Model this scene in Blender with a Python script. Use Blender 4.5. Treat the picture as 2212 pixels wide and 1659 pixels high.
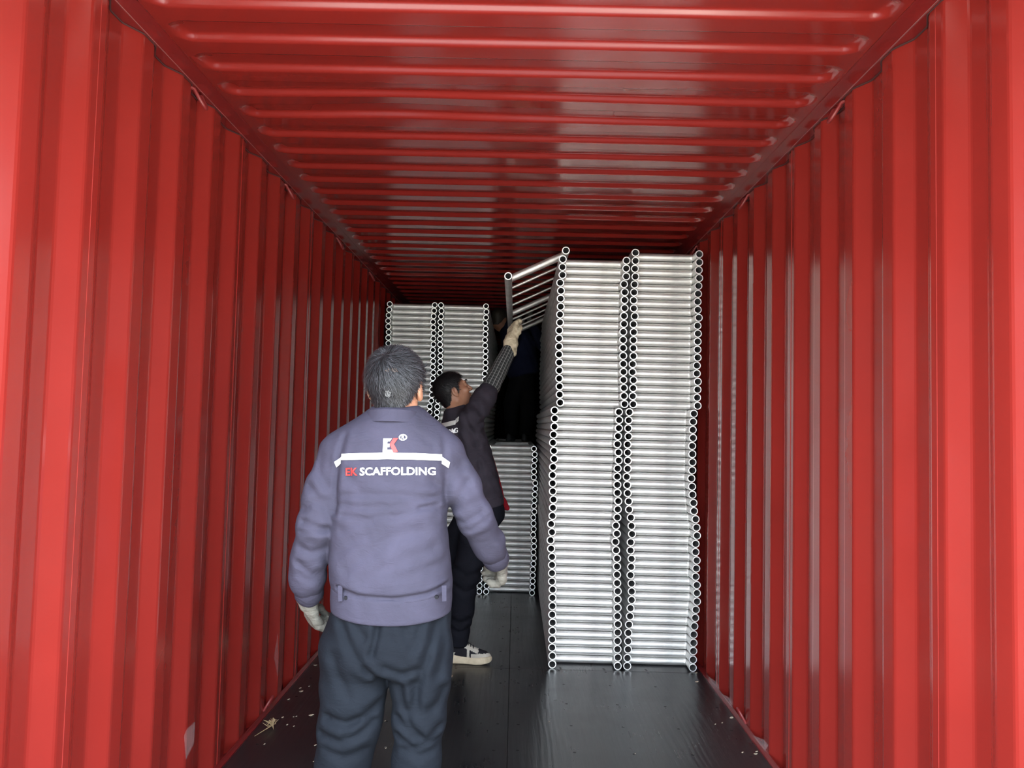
import bpy, bmesh, math, random
import numpy as np
from mathutils import Vector, Matrix
from mathutils.bvhtree import BVHTree

for o in list(bpy.data.objects):
    bpy.data.objects.remove(o, do_unlink=True)
scene = bpy.context.scene
COL = scene.collection
random.seed(7)
RNG = np.random.default_rng(11)

# ------------------------------------------------------------------ camera
PITCH, YAW, ROLL = 0.0521347, -0.0059959, 0.0235357
CX, CH, FPX = 0.0229395, 1.4426933, 1696.674
def cam_axes():
    fwd = Vector((math.sin(YAW)*math.cos(PITCH), math.cos(YAW)*math.cos(PITCH), math.sin(PITCH)))
    right = Vector((math.cos(YAW), -math.sin(YAW), 0))
    up = right.cross(fwd)
    r2 = right*math.cos(ROLL) + up*math.sin(ROLL)
    u2 = -right*math.sin(ROLL) + up*math.cos(ROLL)
    return r2, u2, fwd
CR, CU, CF = cam_axes()
cam = bpy.data.cameras.new('camera')
cam.sensor_width = 36.0
cam.lens = FPX/2212*36.0
cam.clip_start = 0.05
camo = bpy.data.objects.new('camera', cam)
COL.objects.link(camo)
m = Matrix.Identity(4)
for i in range(3):
    m[i][0], m[i][1], m[i][2] = CR[i], CU[i], -CF[i]
m[0][3], m[1][3], m[2][3] = CX, 0.0, CH
camo.matrix_world = m
scene.camera = camo

def at(px, py, y):
    """world point seen at photograph pixel (px,py) at distance y into the container"""
    r = CF + CR*((px-1106)/FPX) - CU*((py-829.5)/FPX)
    s = y/r.y
    return Vector((CX+r.x*s, y, CH+r.z*s))

# ------------------------------------------------------------------ world, sun, exposure
world = bpy.data.worlds.new('world')
scene.world = world
world.use_nodes = True
wn = world.node_tree
bg = wn.nodes['Background']
# overcast sky: three times brighter at the zenith than at the horizon
wc = wn.nodes.new('ShaderNodeTexCoord')
wx = wn.nodes.new('ShaderNodeSeparateXYZ')
wr = wn.nodes.new('ShaderNodeMapRange')
wr.inputs['From Min'].default_value = 0.0; wr.inputs['From Max'].default_value = 1.0
wr.inputs['To Min'].default_value = 1.0; wr.inputs['To Max'].default_value = 3.0
wn.links.new(wc.outputs['Generated'], wx.inputs['Vector'])
wn.links.new(wx.outputs['Z'], wr.inputs['Value'])
wn.links.new(wr.outputs['Result'], bg.inputs['Strength'])
bg.inputs['Color'].default_value = (0.42, 0.47, 0.52, 1)
sun = bpy.data.lights.new('sun', 'SUN')
sun.energy = 1.9
sun.color = (1.0, 0.90, 0.74)
sun.angle = math.radians(0.6)
suno = bpy.data.objects.new('sun', sun)
COL.objects.link(suno)
suno.rotation_euler = Vector((-0.35, -0.50, -0.85)).to_track_quat('-Z', 'Y').to_euler()
vs = scene.view_settings
vs.view_transform = 'Standard'
vs.look = 'None'
vs.gamma = 1.0
vs.use_curve_mapping = False
vs.exposure = 3.95

# ------------------------------------------------------------------ helpers
def tag(o, label=None, cat=None, group=None, kind=None):
    if label: o['label'] = label
    if cat: o['category'] = cat
    if group: o['group'] = group
    if kind: o['kind'] = kind
    return o

def new_mesh(name, verts, faces, mats=None, smooth=False):
    me = bpy.data.meshes.new(name)
    me.from_pydata([tuple(v) for v in verts], [], [tuple(f) for f in faces])
    if mats:
        for mt in (mats if isinstance(mats, (list, tuple)) else [mats]):
            me.materials.append(mt)
    if smooth:
        me.polygons.foreach_set('use_smooth', [True]*len(me.polygons))
    me.update()
    return me

def link(name, me, parent=None, loc=None):
    o = bpy.data.objects.new(name, me)
    COL.objects.link(o)
    if parent is not None: o.parent = parent
    if loc is not None: o.location = loc
    return o

def empty(name, loc=(0, 0, 0), rot=(0, 0, 0)):
    o = bpy.data.objects.new(name, None)
    o.empty_display_size = 0.1
    COL.objects.link(o)
    o.location = loc
    o.rotation_euler = rot
    return o

def copy_tree(o, parent=None):
    c = o.copy()
    COL.objects.link(c)
    c.parent = parent
    for ch in list(o.children):
        copy_tree(ch, c)
    return c

def box_geo(lo, hi):
    (a, b, c), (d, e, f) = lo, hi
    v = [(a,b,c),(d,b,c),(d,e,c),(a,e,c),(a,b,f),(d,b,f),(d,e,f),(a,e,f)]
    q = [(0,3,2,1),(4,5,6,7),(0,1,5,4),(1,2,6,5),(2,3,7,6),(3,0,4,7)]
    return v, q

class Geo:
    def __init__(s): s.v = []; s.f = []; s.m = []
    def add(s, v, f, mi=0):
        n = len(s.v)
        s.v += [tuple(p) for p in v]
        s.f += [tuple(i+n for i in q) for q in f]
        s.m += [mi]*len(f)
    def box(s, lo, hi, mi=0): s.add(*box_geo(lo, hi), mi)
    def tube(s, pts, r, seg=10, mi=0, caps=True):
        pts = [Vector(p) for p in pts]
        rs = r if isinstance(r, (list, tuple)) else [r]*len(pts)
        ref = None; vs_ = []; fs = []
        for i, p in enumerate(pts):
            d = (pts[min(i+1, len(pts)-1)] - pts[max(i-1, 0)]).normalized()
            if ref is None:
                ref = d.cross(Vector((0, 0, 1)))
                if ref.length < 0.1: ref = d.cross(Vector((1, 0, 0)))
            ref = (ref - d*ref.dot(d)).normalized()
            b = d.cross(ref)
            for k in range(seg):
                a = 2*math.pi*k/seg
                vs_.append(p + (ref*math.cos(a) + b*math.sin(a))*rs[i])
        for i in range(len(pts)-1):
            for k in range(seg):
                k2 = (k+1) % seg
                fs.append((i*seg+k, i*seg+k2, (i+1)*seg+k2, (i+1)*seg+k))
        if caps:
            fs.append(tuple(range(seg))[::-1])
            n = (len(pts)-1)*seg
            fs.append(tuple(range(n, n+seg)))
        s.add(vs_, fs, mi)
    def mesh(s, name, mats, smooth=False):
        me = new_mesh(name, s.v, s.f, mats, smooth)
        me.polygons.foreach_set('material_index', s.m)
        if smooth:
            me.set_sharp_from_angle(angle=math.radians(40))
        return me

# ------------------------------------------------------------------ materials
def mat(name, color, rough=0.5, metal=0.0, spec=0.5, **kw):
    mt = bpy.data.materials.new(name)
    mt.use_nodes = True
    b = mt.node_tree.nodes['Principled BSDF']
    b.inputs['Base Color'].default_value = (*color, 1)
    b.inputs['Roughness'].default_value = rough
    b.inputs['Metallic'].default_value = metal
    b.inputs['Specular IOR Level'].default_value = spec
    for k, v in kw.items():
        b.inputs[k].default_value = v
    return mt

class N:
    """tiny node helper"""
    def __init__(s, mt):
        s.t = mt.node_tree; s.b = s.t.nodes['Principled BSDF']
        s.co = s.t.nodes.new('ShaderNodeTexCoord')
    def node(s, typ, **props):
        n = s.t.nodes.new(typ)
        for k, v in props.items(): setattr(n, k, v)
        return n
    def link(s, a, b): s.t.links.new(a, b)
    def mapping(s, scale=(1, 1, 1), rot=(0, 0, 0), loc=(0, 0, 0), out='Object'):
        n = s.node('ShaderNodeMapping')
        n.inputs['Scale'].default_value = scale
        n.inputs['Rotation'].default_value = rot
        n.inputs['Location'].default_value = loc
        s.link(s.co.outputs[out], n.inputs['Vector'])
        return n.outputs['Vector']
    def noise(s, vec, scale, detail=4, rough=0.5, dist=0.0):
        n = s.node('ShaderNodeTexNoise')
        n.inputs['Scale'].default_value = scale
        n.inputs['Detail'].default_value = detail
        n.inputs['Roughness'].default_value = rough
        n.inputs['Distortion'].default_value = dist
        s.link(vec, n.inputs['Vector'])
        return n.outputs['Fac']
    def ramp(s, fac, stops):
        n = s.node('ShaderNodeValToRGB')
        e = n.color_ramp.elements
        while len(e) < len(stops): e.new(0.5)
        for i, (p, c) in enumerate(stops):
            e[i].position = p
            e[i].color = (*c, 1) if len(c) == 3 else c
        s.link(fac, n.inputs['Fac'])
        return n.outputs['Color']
    def mix(s, fac, a, b, typ='MIX'):
        n = s.node('ShaderNodeMix', data_type='RGBA', blend_type=typ)
        for sock, v in ((n.inputs[0], fac), (n.inputs[6], a), (n.inputs[7], b)):
            if isinstance(v, (int, float)): sock.default_value = v
            elif isinstance(v, tuple): sock.default_value = (*v, 1)
            else: s.link(v, sock)
        return n.outputs[2]
    def math(s, op, a, b=0.0, c=None):
        n = s.node('ShaderNodeMath', operation=op)
        for i, v in enumerate((a, b) if c is None else (a, b, c)):
            if isinstance(v, (int, float)): n.inputs[i].default_value = v
            else: s.link(v, n.inputs[i])
        return n.outputs[0]
    def bump(s, h, strength=0.3, dist=0.01):
        n = s.node('ShaderNodeBump')
        n.inputs['Strength'].default_value = strength
        n.inputs['Distance'].default_value = dist
        s.link(h, n.inputs['Height'])
        s.link(n.outputs['Normal'], s.b.inputs['Normal'])
    def color(s, c): s.link(c, s.b.inputs['Base Color'])
    def rough(s, c): s.link(c, s.b.inputs['Roughness'])

def mr(lo, hi):
    return [(0.3, (lo,)*3), (0.7, (hi,)*3)]

M = {}
# red container paint
def red_paint(name, col):
    mt = mat(name, col, 0.2, spec=0.9); n = N(mt)
    v = n.mapping()
    f = n.noise(v, 3.0, 5, 0.6)
    n.color(n.mix(f, tuple(c*0.86 for c in col), tuple(min(1, c*1.12) for c in col)))
    g = n.noise(v, 2.5, 2, 0.5)
    n.rough(n.ramp(g, mr(0.16, 0.22)))
    n.bump(n.noise(v, 14.0, 2, 0.5), 0.03, 0.002)
    return mt
M['red'] = red_paint('red_container_paint', (0.185, 0.0150, 0.0115))
M['red_rail'] = red_paint('red_rail_paint', (0.15, 0.012, 0.012))
M['bare_edge'] = mat('sealant_bead', (0.05, 0.022, 0.022), 0.7, spec=0.15)
# black film-faced plywood
mt = mat('black_plywood', (0.011, 0.011, 0.013), 0.3, spec=0.42); n = N(mt)
v = n.mapping((1, 1, 1), out='Object')
w = n.node('ShaderNodeTexWave', wave_type='BANDS', bands_direction='X')
w.inputs['Scale'].default_value = 9.0; w.inputs['Distortion'].default_value = 14.0
w.inputs['Detail'].default_value = 3.0; w.inputs['Detail Scale'].default_value = 0.55
vv = n.mapping((1.0, 0.16, 1.0)); n.link(vv, w.inputs['Vector'])
fine = n.noise(n.mapping((60, 2.2, 1)), 2.0, 3)
blot = n.noise(v, 2.6, 5, 0.65)
n.color(n.mix(blot, (0.006, 0.006, 0.008), (0.015, 0.015, 0.016)))
n.rough(n.ramp(n.math('ADD', n.math('MULTIPLY', blot, 0.7), n.math('MULTIPLY', fine, 0.3)), [(0.25, (0.22,)*3), (0.75, (0.40,)*3)]))
n.bump(n.math('ADD', n.math('MULTIPLY', w.outputs['Fac'], 0.35), n.math('MULTIPLY', fine, 0.65)), 0.22, 0.004)
M['ply'] = mt
M['screw'] = mat('screw_steel', (0.10, 0.095, 0.09), 0.45, metal=0.7)
M['joint'] = mat('floor_joint', (0.01, 0.01, 0.01), 0.8)
# aluminium
mt = mat('galvanised_tube', (0.7,0.7,0.69), 0.3, metal=1.0); n = N(mt)
v = n.mapping()
oi = n.node('ShaderNodeObjectInfo')
f = n.noise(n.mapping((9, 9, 9)), 1.0, 5, 0.65)
c = n.ramp(f, [(0.3, (0.66, 0.66, 0.65)), (0.5, (0.80, 0.80, 0.78)), (0.75, (0.88, 0.88, 0.86))])
n.color(n.mix(n.math('MULTIPLY', oi.outputs['Random'], 0.2), c, (0.6, 0.6, 0.6)))
n.rough(n.ramp(n.noise(v, 22.0, 4, 0.6), mr(0.50, 0.64)))
n.bump(n.noise(v, 45.0, 3, 0.6), 0.12, 0.003)
M['alu'] = mt
M['cut'] = mat('sawn_tube_end', (0.97, 0.97, 0.95), 0.42, metal=1.0)
# outside ground
mt = mat('yard_concrete', (0.36, 0.33, 0.28), 0.85); n = N(mt)
n.color(n.mix(n.noise(n.mapping(), 1.3, 6, 0.6), (0.30, 0.275, 0.235), (0.42, 0.385, 0.33)))
M['yard'] = mt
# ------------------------------------------------------------------ the container (setting)
Y0, Y1 = 1.4, 12.6
XW = 1.175            # inner flat of the corrugated side wall
WD = 0.036            # corrugation depth
PW = 0.287            # corrugation pitch
ZR = 2.645            # underside of the top rail
ZC = 2.715            # ceiling flats
c0 = 2.118            # a near corner of an inner flat

def wall_profile(ya, k0, k1):
    """(y, depth) polyline over periods k0..k1 starting in the middle of an inner flat"""
    P = []
    A, S, B = 0.075, 0.068, 0.076
    for k in range(k0, k1):
        b = ya + k*PW
        P += [(b, 0), (b+A/2, 0), (b+A/2+S, WD), (b+A/2+S+B, WD), (b+PW-A/2, 0)]
    P.append((ya+k1*PW, 0))
    # soften the press-brake bends
    Q = []
    for i, p in enumerate(P):
        if 0 < i < len(P)-1 and abs((P[i][0]-P[i-1][0])) > 1e-6:
            a, c = P[i-1], P[i+1]
            def toward(q):
                d = math.hypot(q[0]-p[0], q[1]-p[1]); s = min(0.008/d, 0.45)
                return (p[0]+(q[0]-p[0])*s, p[1]+(q[1]-p[1])*s)
            u, w_ = toward(a), toward(c)
            if abs((p[1]-a[1])*(c[0]-p[0]) - (c[1]-p[1])*(p[0]-a[0])) < 1e-9:
                Q.append(p)
            else:
                Q += [u, tuple((u[j]+w_[j])/4+p[j]/2 for j in (0, 1)), w_]
        else:
            Q.append(p)
    return Q

def wall_panel_mesh(name, side, ya, k0, k1):
    Q = wall_profile(ya, k0, k1)
    v, f = [], []
    z0, z1 = -0.05, ZR+0.03
    n_ = len(Q)
    for lay in (0, 0.003):
        for z in (z0, z1):
            v += [(side*(XW+d+lay), y, z) for y, d in Q]
    def idx(l, z, i): return (l*2+z)*n_ + i
    for i in range(n_-1):
        q = (idx(0,0,i), idx(0,0,i+1), idx(0,1,i+1), idx(0,1,i))
        p = (idx(1,0,i), idx(1,1,i), idx(1,1,i+1), idx(1,0,i+1))
        if side < 0: q, p = q[::-1], p[::-1]
        f += [q[::-1] if False else q, p]
    return new_mesh(name, v, f, M['red'])

M['weld'] = mat('dull_weld_paint', (0.22, 0.022, 0.018), 0.75, spec=0.1)
M['edge_line'] = mat('pale_rail_edge', (0.17, 0.105, 0.10), 0.6, spec=0.3)  # paler tone than the rail, for the thin lines along its edges
seam0 = c0 + 0.075/2          # welds run down the middle of an inner flat, every four pitches
for side, nm in ((-1, 'wall_left'), (1, 'wall_right')):
    g = Geo()
    # bottom side rail carrying the panels
    x0, x1 = sorted((side*1.170, side*1.235))
    g.box((x0, Y0, -0.16), (x1, Y1, -0.012))
    w = link(nm, g.mesh(nm, [M['red_rail']]))
    tag(w, 'red corrugated steel side wall of the shipping container, ' + ('left' if side < 0 else 'right') + ' of the workers', None, kind='structure')
    for k in range(-2, 10):
        ya = seam0 + k*4*PW
        if ya+4*PW < Y0 or ya > Y1: continue
        ka = 0 if ya >= Y0 else int(math.ceil((Y0-ya)/PW))
        kb = 4 if ya+4*PW <= Y1 else int((Y1-ya)/PW)+1
        link('wall_panel', wall_panel_mesh('wall_panel', side, ya, ka, kb), w)
        if ya > Y0:
            g = Geo()
            g.tube([(side*(XW-0.0005), ya, 0.0), (side*(XW-0.0005), ya, ZR)], 0.0010, 6)
            link('weld_seam', g.mesh('weld_seam', [M['weld']], True), w)
    # sealant line under the rail along the corrugation
    Q = wall_profile(seam0, -5, 36)
    g = Geo()
    g.tube([(side*(XW+d-0.003), y, ZR-0.002) for y, d in Q if Y0 < y < Y1], 0.0028, 5)
    link('sealant_bead', g.mesh('sealant_bead', [M['bare_edge']], True), w)
    # top rail
    g = Geo()
    x0, x1 = sorted((side*1.165, side*1.240))
    g.box((x0, Y0, ZR), (x1, Y1, ZR+0.080))
    x2, x3 = sorted((side*1.163, side*1.168))
    g.box((x2, Y0, ZR-0.004), (x3, Y1, ZR))          # rolled lower lip of the rail
    tr = link('trim_1' if side < 0 else 'trim_2', g.mesh('top_rail', [M['red_rail']]))
    tag(tr, 'red steel top side rail along the ' + ('left' if side < 0 else 'right') + ' wall', kind='structure')
    g = Geo()
    g.tube([(side*1.1655, Y0, ZR+0.079), (side*1.1655, Y1, ZR+0.079)], 0.0024, 5)
    link('sealant_bead', g.mesh('roof_sealant', [M['edge_line']], True), tr)
    g = Geo()
    g.tube([(side*1.1645, Y0, ZR-0.002), (side*1.1645, Y1, ZR-0.002)], 0.0022, 5)
    link('rail_lip', g.mesh('rail_lip', [M['edge_line']], True), tr)
    # floor edge angle
    g = Geo()
    x0, x1 = sorted((side*1.158, side*1.176))
    g.box((x0, Y0, -0.012), (x1, Y1, 0.006))
    x0, x1 = sorted((side*1.170, side*1.174))
    g.box((x0, Y0, 0.006), (x1, Y1, 0.022))
    b = link('baseboard_left' if side < 0 else 'baseboard_right', g.mesh('floor_angle', [M['red_rail']]))
    tag(b, 'scuffed red steel angle where floor meets ' + ('left' if side < 0 else 'right') + ' wall', kind='structure')

# ---- ceiling: roof sheet with pressed transverse grooves
GP = 0.2185
g0 = 2.357 + 0.0      # middle of the door-facing flank of one groove
def ceil_z(x, y):
    u = (y - g0 + GP*50) % GP          # 0 at the far flank middle of a groove; the groove lies at smaller y
    s = GP - u if u > GP*0.5 else -u   # signed distance toward the camera from that flank
    return s
GW, SL, GD, XE = 0.112, 0.024, 0.020, 1.132
def groove_h(x, yl):
    """height of a groove, yl measured from its centre; rounded ends"""
    hw = GW/2
    r = hw
    qx = abs(x) - (XE - r); 
    if qx < 0: d = abs(yl) - hw
    else: d = math.hypot(qx, yl) - r
    t = min(1, max(0, (-d + SL/2)/SL))
    return GD*(t*t*(3-2*t)*0.5 + t*0.5)
xs = []
for x in np.concatenate([np.linspace(0, 1.03, 22), np.linspace(1.045, 1.16, 18), [1.172]]):
    xs += [x] if x == 0 else [x, -x]
xs = sorted(xs)
yl = sorted(set([-GP/2] + [s*(GW/2+t) for s in (-1, 1) for t in (-0.022, -0.0125, -0.008, -0.004, 0, 0.004, 0.008, 0.0125, 0.018)] + [0]))
rows = []
gc0 = g0 - GW/2
k0 = int((Y0-gc0)/GP)-1
for k in range(k0, int((Y1-gc0)/GP)+2):
    for q in yl:
        y = gc0 + k*GP + q
        if Y0 <= y <= Y1: rows.append((y, q))
rows = [(Y0, GP/2)] + rows + [(Y1+0.05, GP/2)]
v, f = [], []
for y, q in rows:
    for x in xs:
        z = ZC + groove_h(x, q)
        z += 0.017*math.exp(-((x+0.50)/0.33)**2 - ((y-3.14)/0.13)**2) + 0.008*math.exp(-((x-0.05)/0.35)**2 - ((y-3.12)/0.13)**2)
        v.append((x, y, z))
nx = len(xs)
for j in range(len(rows)-1):
    for i in range(nx-1):
        a = j*nx+i
        f.append((a, a+nx, a+nx+1, a+1))
me = new_mesh('ceiling', v, f, M['red'], True)
ceiling = tag(link('ceiling', me), 'red container roof sheet with pressed transverse grooves', kind='structure')
mod = ceiling.modifiers.new('thickness', 'SOLIDIFY'); mod.thickness = 0.003; mod.offset = 1.0

# ---- floor: plywood sheets, 2 rows
fg = Geo(); fg.box((-1.18, Y0, -0.16), (1.18, Y1, -0.030))
floor = tag(link('floor', fg.mesh('floor_base', [M['joint']])), 'black film-faced plywood floor of the container', kind='structure')
yseams = [Y0, 2.345, 4.743, 7.141, 9.539, 11.937, Y1]
SC = 0.019
sg_rows = [4.477 - 0.3045*k for k in range(-26, 13)]
def disc(gm, x, y, z, r, seg=8, mi=0):
    gm.add([(x+r*math.cos(2*math.pi*i/seg), y+r*math.sin(2*math.pi*i/seg), z) for i in range(seg)], [tuple(range(seg))], mi)
for ci, (xa, xb) in enumerate(((-1.158, SC-0.0012), (SC+0.0012, 1.158))):
    for a, b in zip(yseams[:-1], yseams[1:]):
        v, q = box_geo((xa, a+0.0012, -0.030), (xb, b-0.0012, 0.0))
        p = link('floor_panel', new_mesh('floor_panel', v, q, M['ply']), floor)
        bv = p.modifiers.new('edge', 'BEVEL'); bv.width = 0.0012; bv.segments = 1
        # sunk screw heads of this sheet: dark pits with a worn steel rim
        sg = Geo()
        cols = (-1.09, -0.83, -0.57, -0.30, -0.035) if ci == 0 else (0.07, 0.32, 0.58, 0.84, 1.10)
        rr = [y for y in sg_rows if a+0.03 < y < b-0.03] + [a+0.022, b-0.022]
        for y in rr:
            for x in cols:
                jx, jy = random.uniform(-.008, .008), random.uniform(-.006, .006)
                disc(sg, x+jx, y+jy, 0.0007, 0.0075, 8, 0)
                if random.random() < 0.35:
                    disc(sg, x+jx+0.002, y+jy+0.003, 0.0011, 0.0032, 6, 1)
        tag(link('screw_heads', sg.mesh('screw_heads', [M['joint'], M['screw']]), p), kind='stuff')

M['bulkhead'] = mat('shade_darkened_bulkhead', (0.025, 0.004, 0.004), 0.75, spec=0.15)  # gloom of the far end put into the colour: darker, duller red
# ---- far end wall and door frame
g = Geo()
for k in range(10):
    x = -1.3335 + k*0.2667
    g.add([(x, Y1, -0.1), (x+.09, Y1, -0.1), (x+.13, Y1+.04, -0.1), (x+.2267, Y1+.04, -0.1), (x+.2667, Y1, -0.1),
           (x, Y1, 2.88), (x+.09, Y1, 2.88), (x+.13, Y1+.04, 2.88), (x+.2267, Y1+.04, 2.88), (x+.2667, Y1, 2.88)],
          [(0,1,6,5), (1,2,7,6), (2,3,8,7), (3,4,9,8)])
tag(link('wall_back', g.mesh('wall_back', [M['bulkhead']])), 'shade-darkened corrugated front bulkhead at the far end of the container', kind='structure')
g = Geo()
g.box((-1.235, Y0-0.16, -0.16), (-1.165, Y0, 2.80)); g.box((1.165, Y0-0.16, -0.16), (1.235, Y0, 2.80))
g.box((-1.165, Y0-0.16, 2.60), (1.165, Y0, 2.80)); g.box((-1.165, Y0-0.16, -0.16), (1.165, Y0, -0.004))
tag(link('trim_3', g.mesh('door_frame', [M['red_rail']])), 'red steel door frame at the open end of the container', kind='structure')
v, q = box_geo((-40, -60, -0.30), (40, 60, -0.165))
tag(link('yard_ground', new_mesh('yard_ground', v, q, M['yard'])), 'concrete yard outside the container doors', kind='structure')

# ---- lashing rings
M['ring_paint'] = mat('red_ring_paint', (0.16, 0.018, 0.018), 0.45, spec=0.35)
def ring_mesh(side, up):
    g = Geo()
    s = -side
    pts = []
    n_ = 12
    for i in range(n_+1):                      # D-shaped loop hanging from its two welded feet
        a = math.pi*i/n_
        pts.append((s*(0.004+0.030*math.sin(a)), 0.034*math.cos(a), (-1 if up else 1)*(0.004+0.056*math.sin(a))))
    if up:
        pts = [(pts[0][0]-s*0.02, pts[0][1]+.012, 0.004)] + pts + [(pts[-1][0]-s*0.02, pts[-1][1]-.012, 0.004)]
    else:
        pts = [(pts[0][0]-s*0.012, pts[0][1]+.004, -0.004)] + pts + [(pts[-1][0]-s*0.012, pts[-1][1]-.004, -0.004)]
    g.tube(pts, 0.0066, 8)
    return g.mesh('lashing_ring', [M['ring_paint']], True)
ords = ['nearest', 'second', 'third', 'fourth', 'fifth', 'sixth', 'seventh', 'eighth']
for side in (-1, 1):
    sn = 'left' if side < 0 else 'right'
    mu, ml = ring_mesh(side, True), ring_mesh(side, False)
    for k in range(4):
        y = 2.826 + 1.148*k
        o = link('lashing_ring', mu, None, (side*1.178, y, ZR-0.006))
        tag(o, f'{ords[k]} small red steel lashing ring hanging under the {sn} top rail', 'lashing ring', 'lashing rings under the top rails')
    for k in (1,):
        y = 2.79 + 1.148*k
        o = link('lashing_ring', ml, None, (side*1.178, y, 0.018))
        tag(o, f'small red lashing ring standing at the floor edge by the {sn} wall', 'lashing ring', 'lashing rings at the floor edge')
# ------------------------------------------------------------------ scaffold frames
PR, PITCHZ, FW, FL = 0.0240, 0.0488, 0.390, 3.30
def tube_y(r, ri, L, seg=24):
    """hollow post along +Y with sawn annular ends"""
    g = Geo()
    ring = lambda rad, y: [(rad*math.cos(2*math.pi*k/seg), y, rad*math.sin(2*math.pi*k/seg)) for k in range(seg)]
    e = 0.0008
    v = ring(r-e, 0) + ring(r, e) + ring(r, L-e) + ring(r-e, L) + ring(ri, L) + ring(ri, 0)
    f, mi = [], []
    for a, b, m_ in ((0,1,1), (1,2,0), (2,3,1), (3,4,1), (4,5,2), (5,0,1)):
        for k in range(seg):
            k2 = (k+1) % seg
            f.append((a*seg+k, b*seg+k, b*seg+k2, a*seg+k2)); mi.append(m_)
    g.v, g.f, g.m = v, f, mi
    return g
M['bore'] = mat('tube_bore', (0.30, 0.30, 0.30), 0.55, metal=0.8)
post_me = tube_y(PR, PR-0.0052, FL).mesh('post', [M['alu'], M['cut'], M['bore']], True)
def bar_mesh(name, r, w, weld=True):
    g = Geo()
    a, b = 0.018, w-0.018
    if weld: # tube with a slightly fat weld bead where it meets each post
        pts = [a, a+.006, a+.010, a+.016, b-.016, b-.010, b-.006, b]
        rs = [r+.0007, r+.0007, r-.001, r, r, r-.001, r+.0007, r+.0007]
    else:
        pts, rs = [a, b], [r, r]
    g.tube([(x, 0, 0) for x in pts], rs, 16)
    return g.mesh(name, [M['alu']], True)
bar_me = bar_mesh('cross_bar', 0.0233, FW)
rung_me = bar_mesh('rung', 0.0095, FW, False)
BARS = (0.125, 1.72, FL-0.125)
RUNGS = (0.48, 0.86, 1.26, 2.10, 2.46, 2.82)
def make_frame():
    root = empty('scaffold_frame')
    for x in (0, FW): link('post', post_me, root, (x, 0, PR))
    for y in BARS: link('cross_bar', bar_me, root, (0, y, PR))
    for y in RUNGS: link('rung', rung_me, root, (0, y, PR))
    return root
proto = make_frame()
first = [True]
def place(loc, label, group, rot=(0, 0, 0)):
    o = proto if first[0] else copy_tree(proto)
    first[0] = False
    o.location = loc
    o.rotation_euler = rot
    tag(o, label, 'scaffold frame', group)
    return o
def ordinal(n):
    return f"{n}{'th' if 10 <= n % 100 <= 20 else {1:'st',2:'nd',3:'rd'}.get(n % 10,'th')}"

YF, YB = 4.765, 6.755
# left edges of the two near stacks, top to bottom, read off the tube ends in the photograph
L1 = [392,388,388,362,371,367,368,360,360,352,350,350,350,352,353,352,355,357,363,300,302,298,288,282,292,295,283,277,278,280,287,281,276]
L2 = [245,255,240,245,255,255,255,255,262,260,260,257,262,260,257,257,260,258]
R1 = [1205,1207,1200,1205,1195,1190,1185,1188,1198,1185,1187,1183,1182,1183,1175,1172,1185,1180,1175,1180,1137,1130,1125,1127,1117,1120,1120,1118,1108,1113,1120,1130,1135,1155]
R2 = [1093,1100,1085,1083,1093,1090,1083,1093,1097,1095,1083,1078,1068,1060,1058,1057,1050,1050]
lp = [1140+x/5.183 for x in L1] + [1140+x/4.879 for x in L2]
rp = [1140+x/5.183 for x in R1] + [1140+x/4.879 for x in R2]
def stack_x(pxs):
    n_ = len(pxs); out = []
    for i, px in enumerate(pxs[::-1]):
        z = PR + i*PITCHZ
        # row of the tube centre in the photograph for this height, then its x
        py = 1437 - (1437-(568 if n_ == 51 else 551))*i/(n_-1)
        out.append(at(px, py, YF).x)
    return out
def stack(xs_, y, lab, group, jit=0.004):
    for i, x in enumerate(xs_):
        which = 'bottom frame' if i == 0 else ('topmost frame' if i == len(xs_)-1 else f'{ordinal(i+1)} frame up from the floor')
        place((x, y+random.uniform(-jit, jit), i*PITCHZ), f'{which} {lab}', group)
sxl, sxr = stack_x(lp), stack_x(rp)
sxr = [max(r, l+FW+2*PR+0.0015) for r, l in zip(sxr, sxl+[sxl[-1]])]
sxr = [min(r, 1.157-PR-FW) for r in sxr]
stack(sxl, YF, 'in the tall near stack beside the aisle', 'frames in the near stack by the aisle')
stack(sxr, YF, 'in the tall near stack against the right wall', 'frames in the near stack by the right wall')
def wander(base, n_, amp):
    out, v_ = [], base
    for i in range(n_):
        v_ = base + amp*math.sin(i*0.37) + random.uniform(-.004, .004) - (0.012 if 19 < i < 33 else 0)
        out.append(v_)
    return out
stack(wander(-1.095, 51, .004), YB, 'in the far stack against the left wall', 'frames in the far stack by the left wall')
stack(wander(-0.645, 51, .003), YB, 'in the far stack behind the reaching worker', 'frames in the far stack behind the worker')
stack(wander(-0.192, 26, .003), YB, 'in the low half-height far stack', 'frames in the low far stack')
# the frame being lifted on: right post on top of the near stack, left post held lower
hr = Vector((0.3075, 4.80, 51*PITCHZ + PR + 0.013)); hl = at(1094, 598, 4.80)
ax = (hr - hl); ax.y = 0; ax = ax.normalized()
ya_ = Vector((math.sin(math.radians(2.6)), math.cos(math.radians(2.6)), 0.026)); ya_ = (ya_ - ax*ya_.dot(ax)).normalized()
za_ = ax.cross(ya_)
mm = Matrix((ax, ya_, za_)).transposed().to_4x4()
hp = hr - ax*FW - za_*PR
held = place((0, 0, 0), 'tilted scaffold frame being lifted onto the near stack by the workers', 'frames being handled')
held.matrix_world = Matrix.Translation(hp) @ mm
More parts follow.
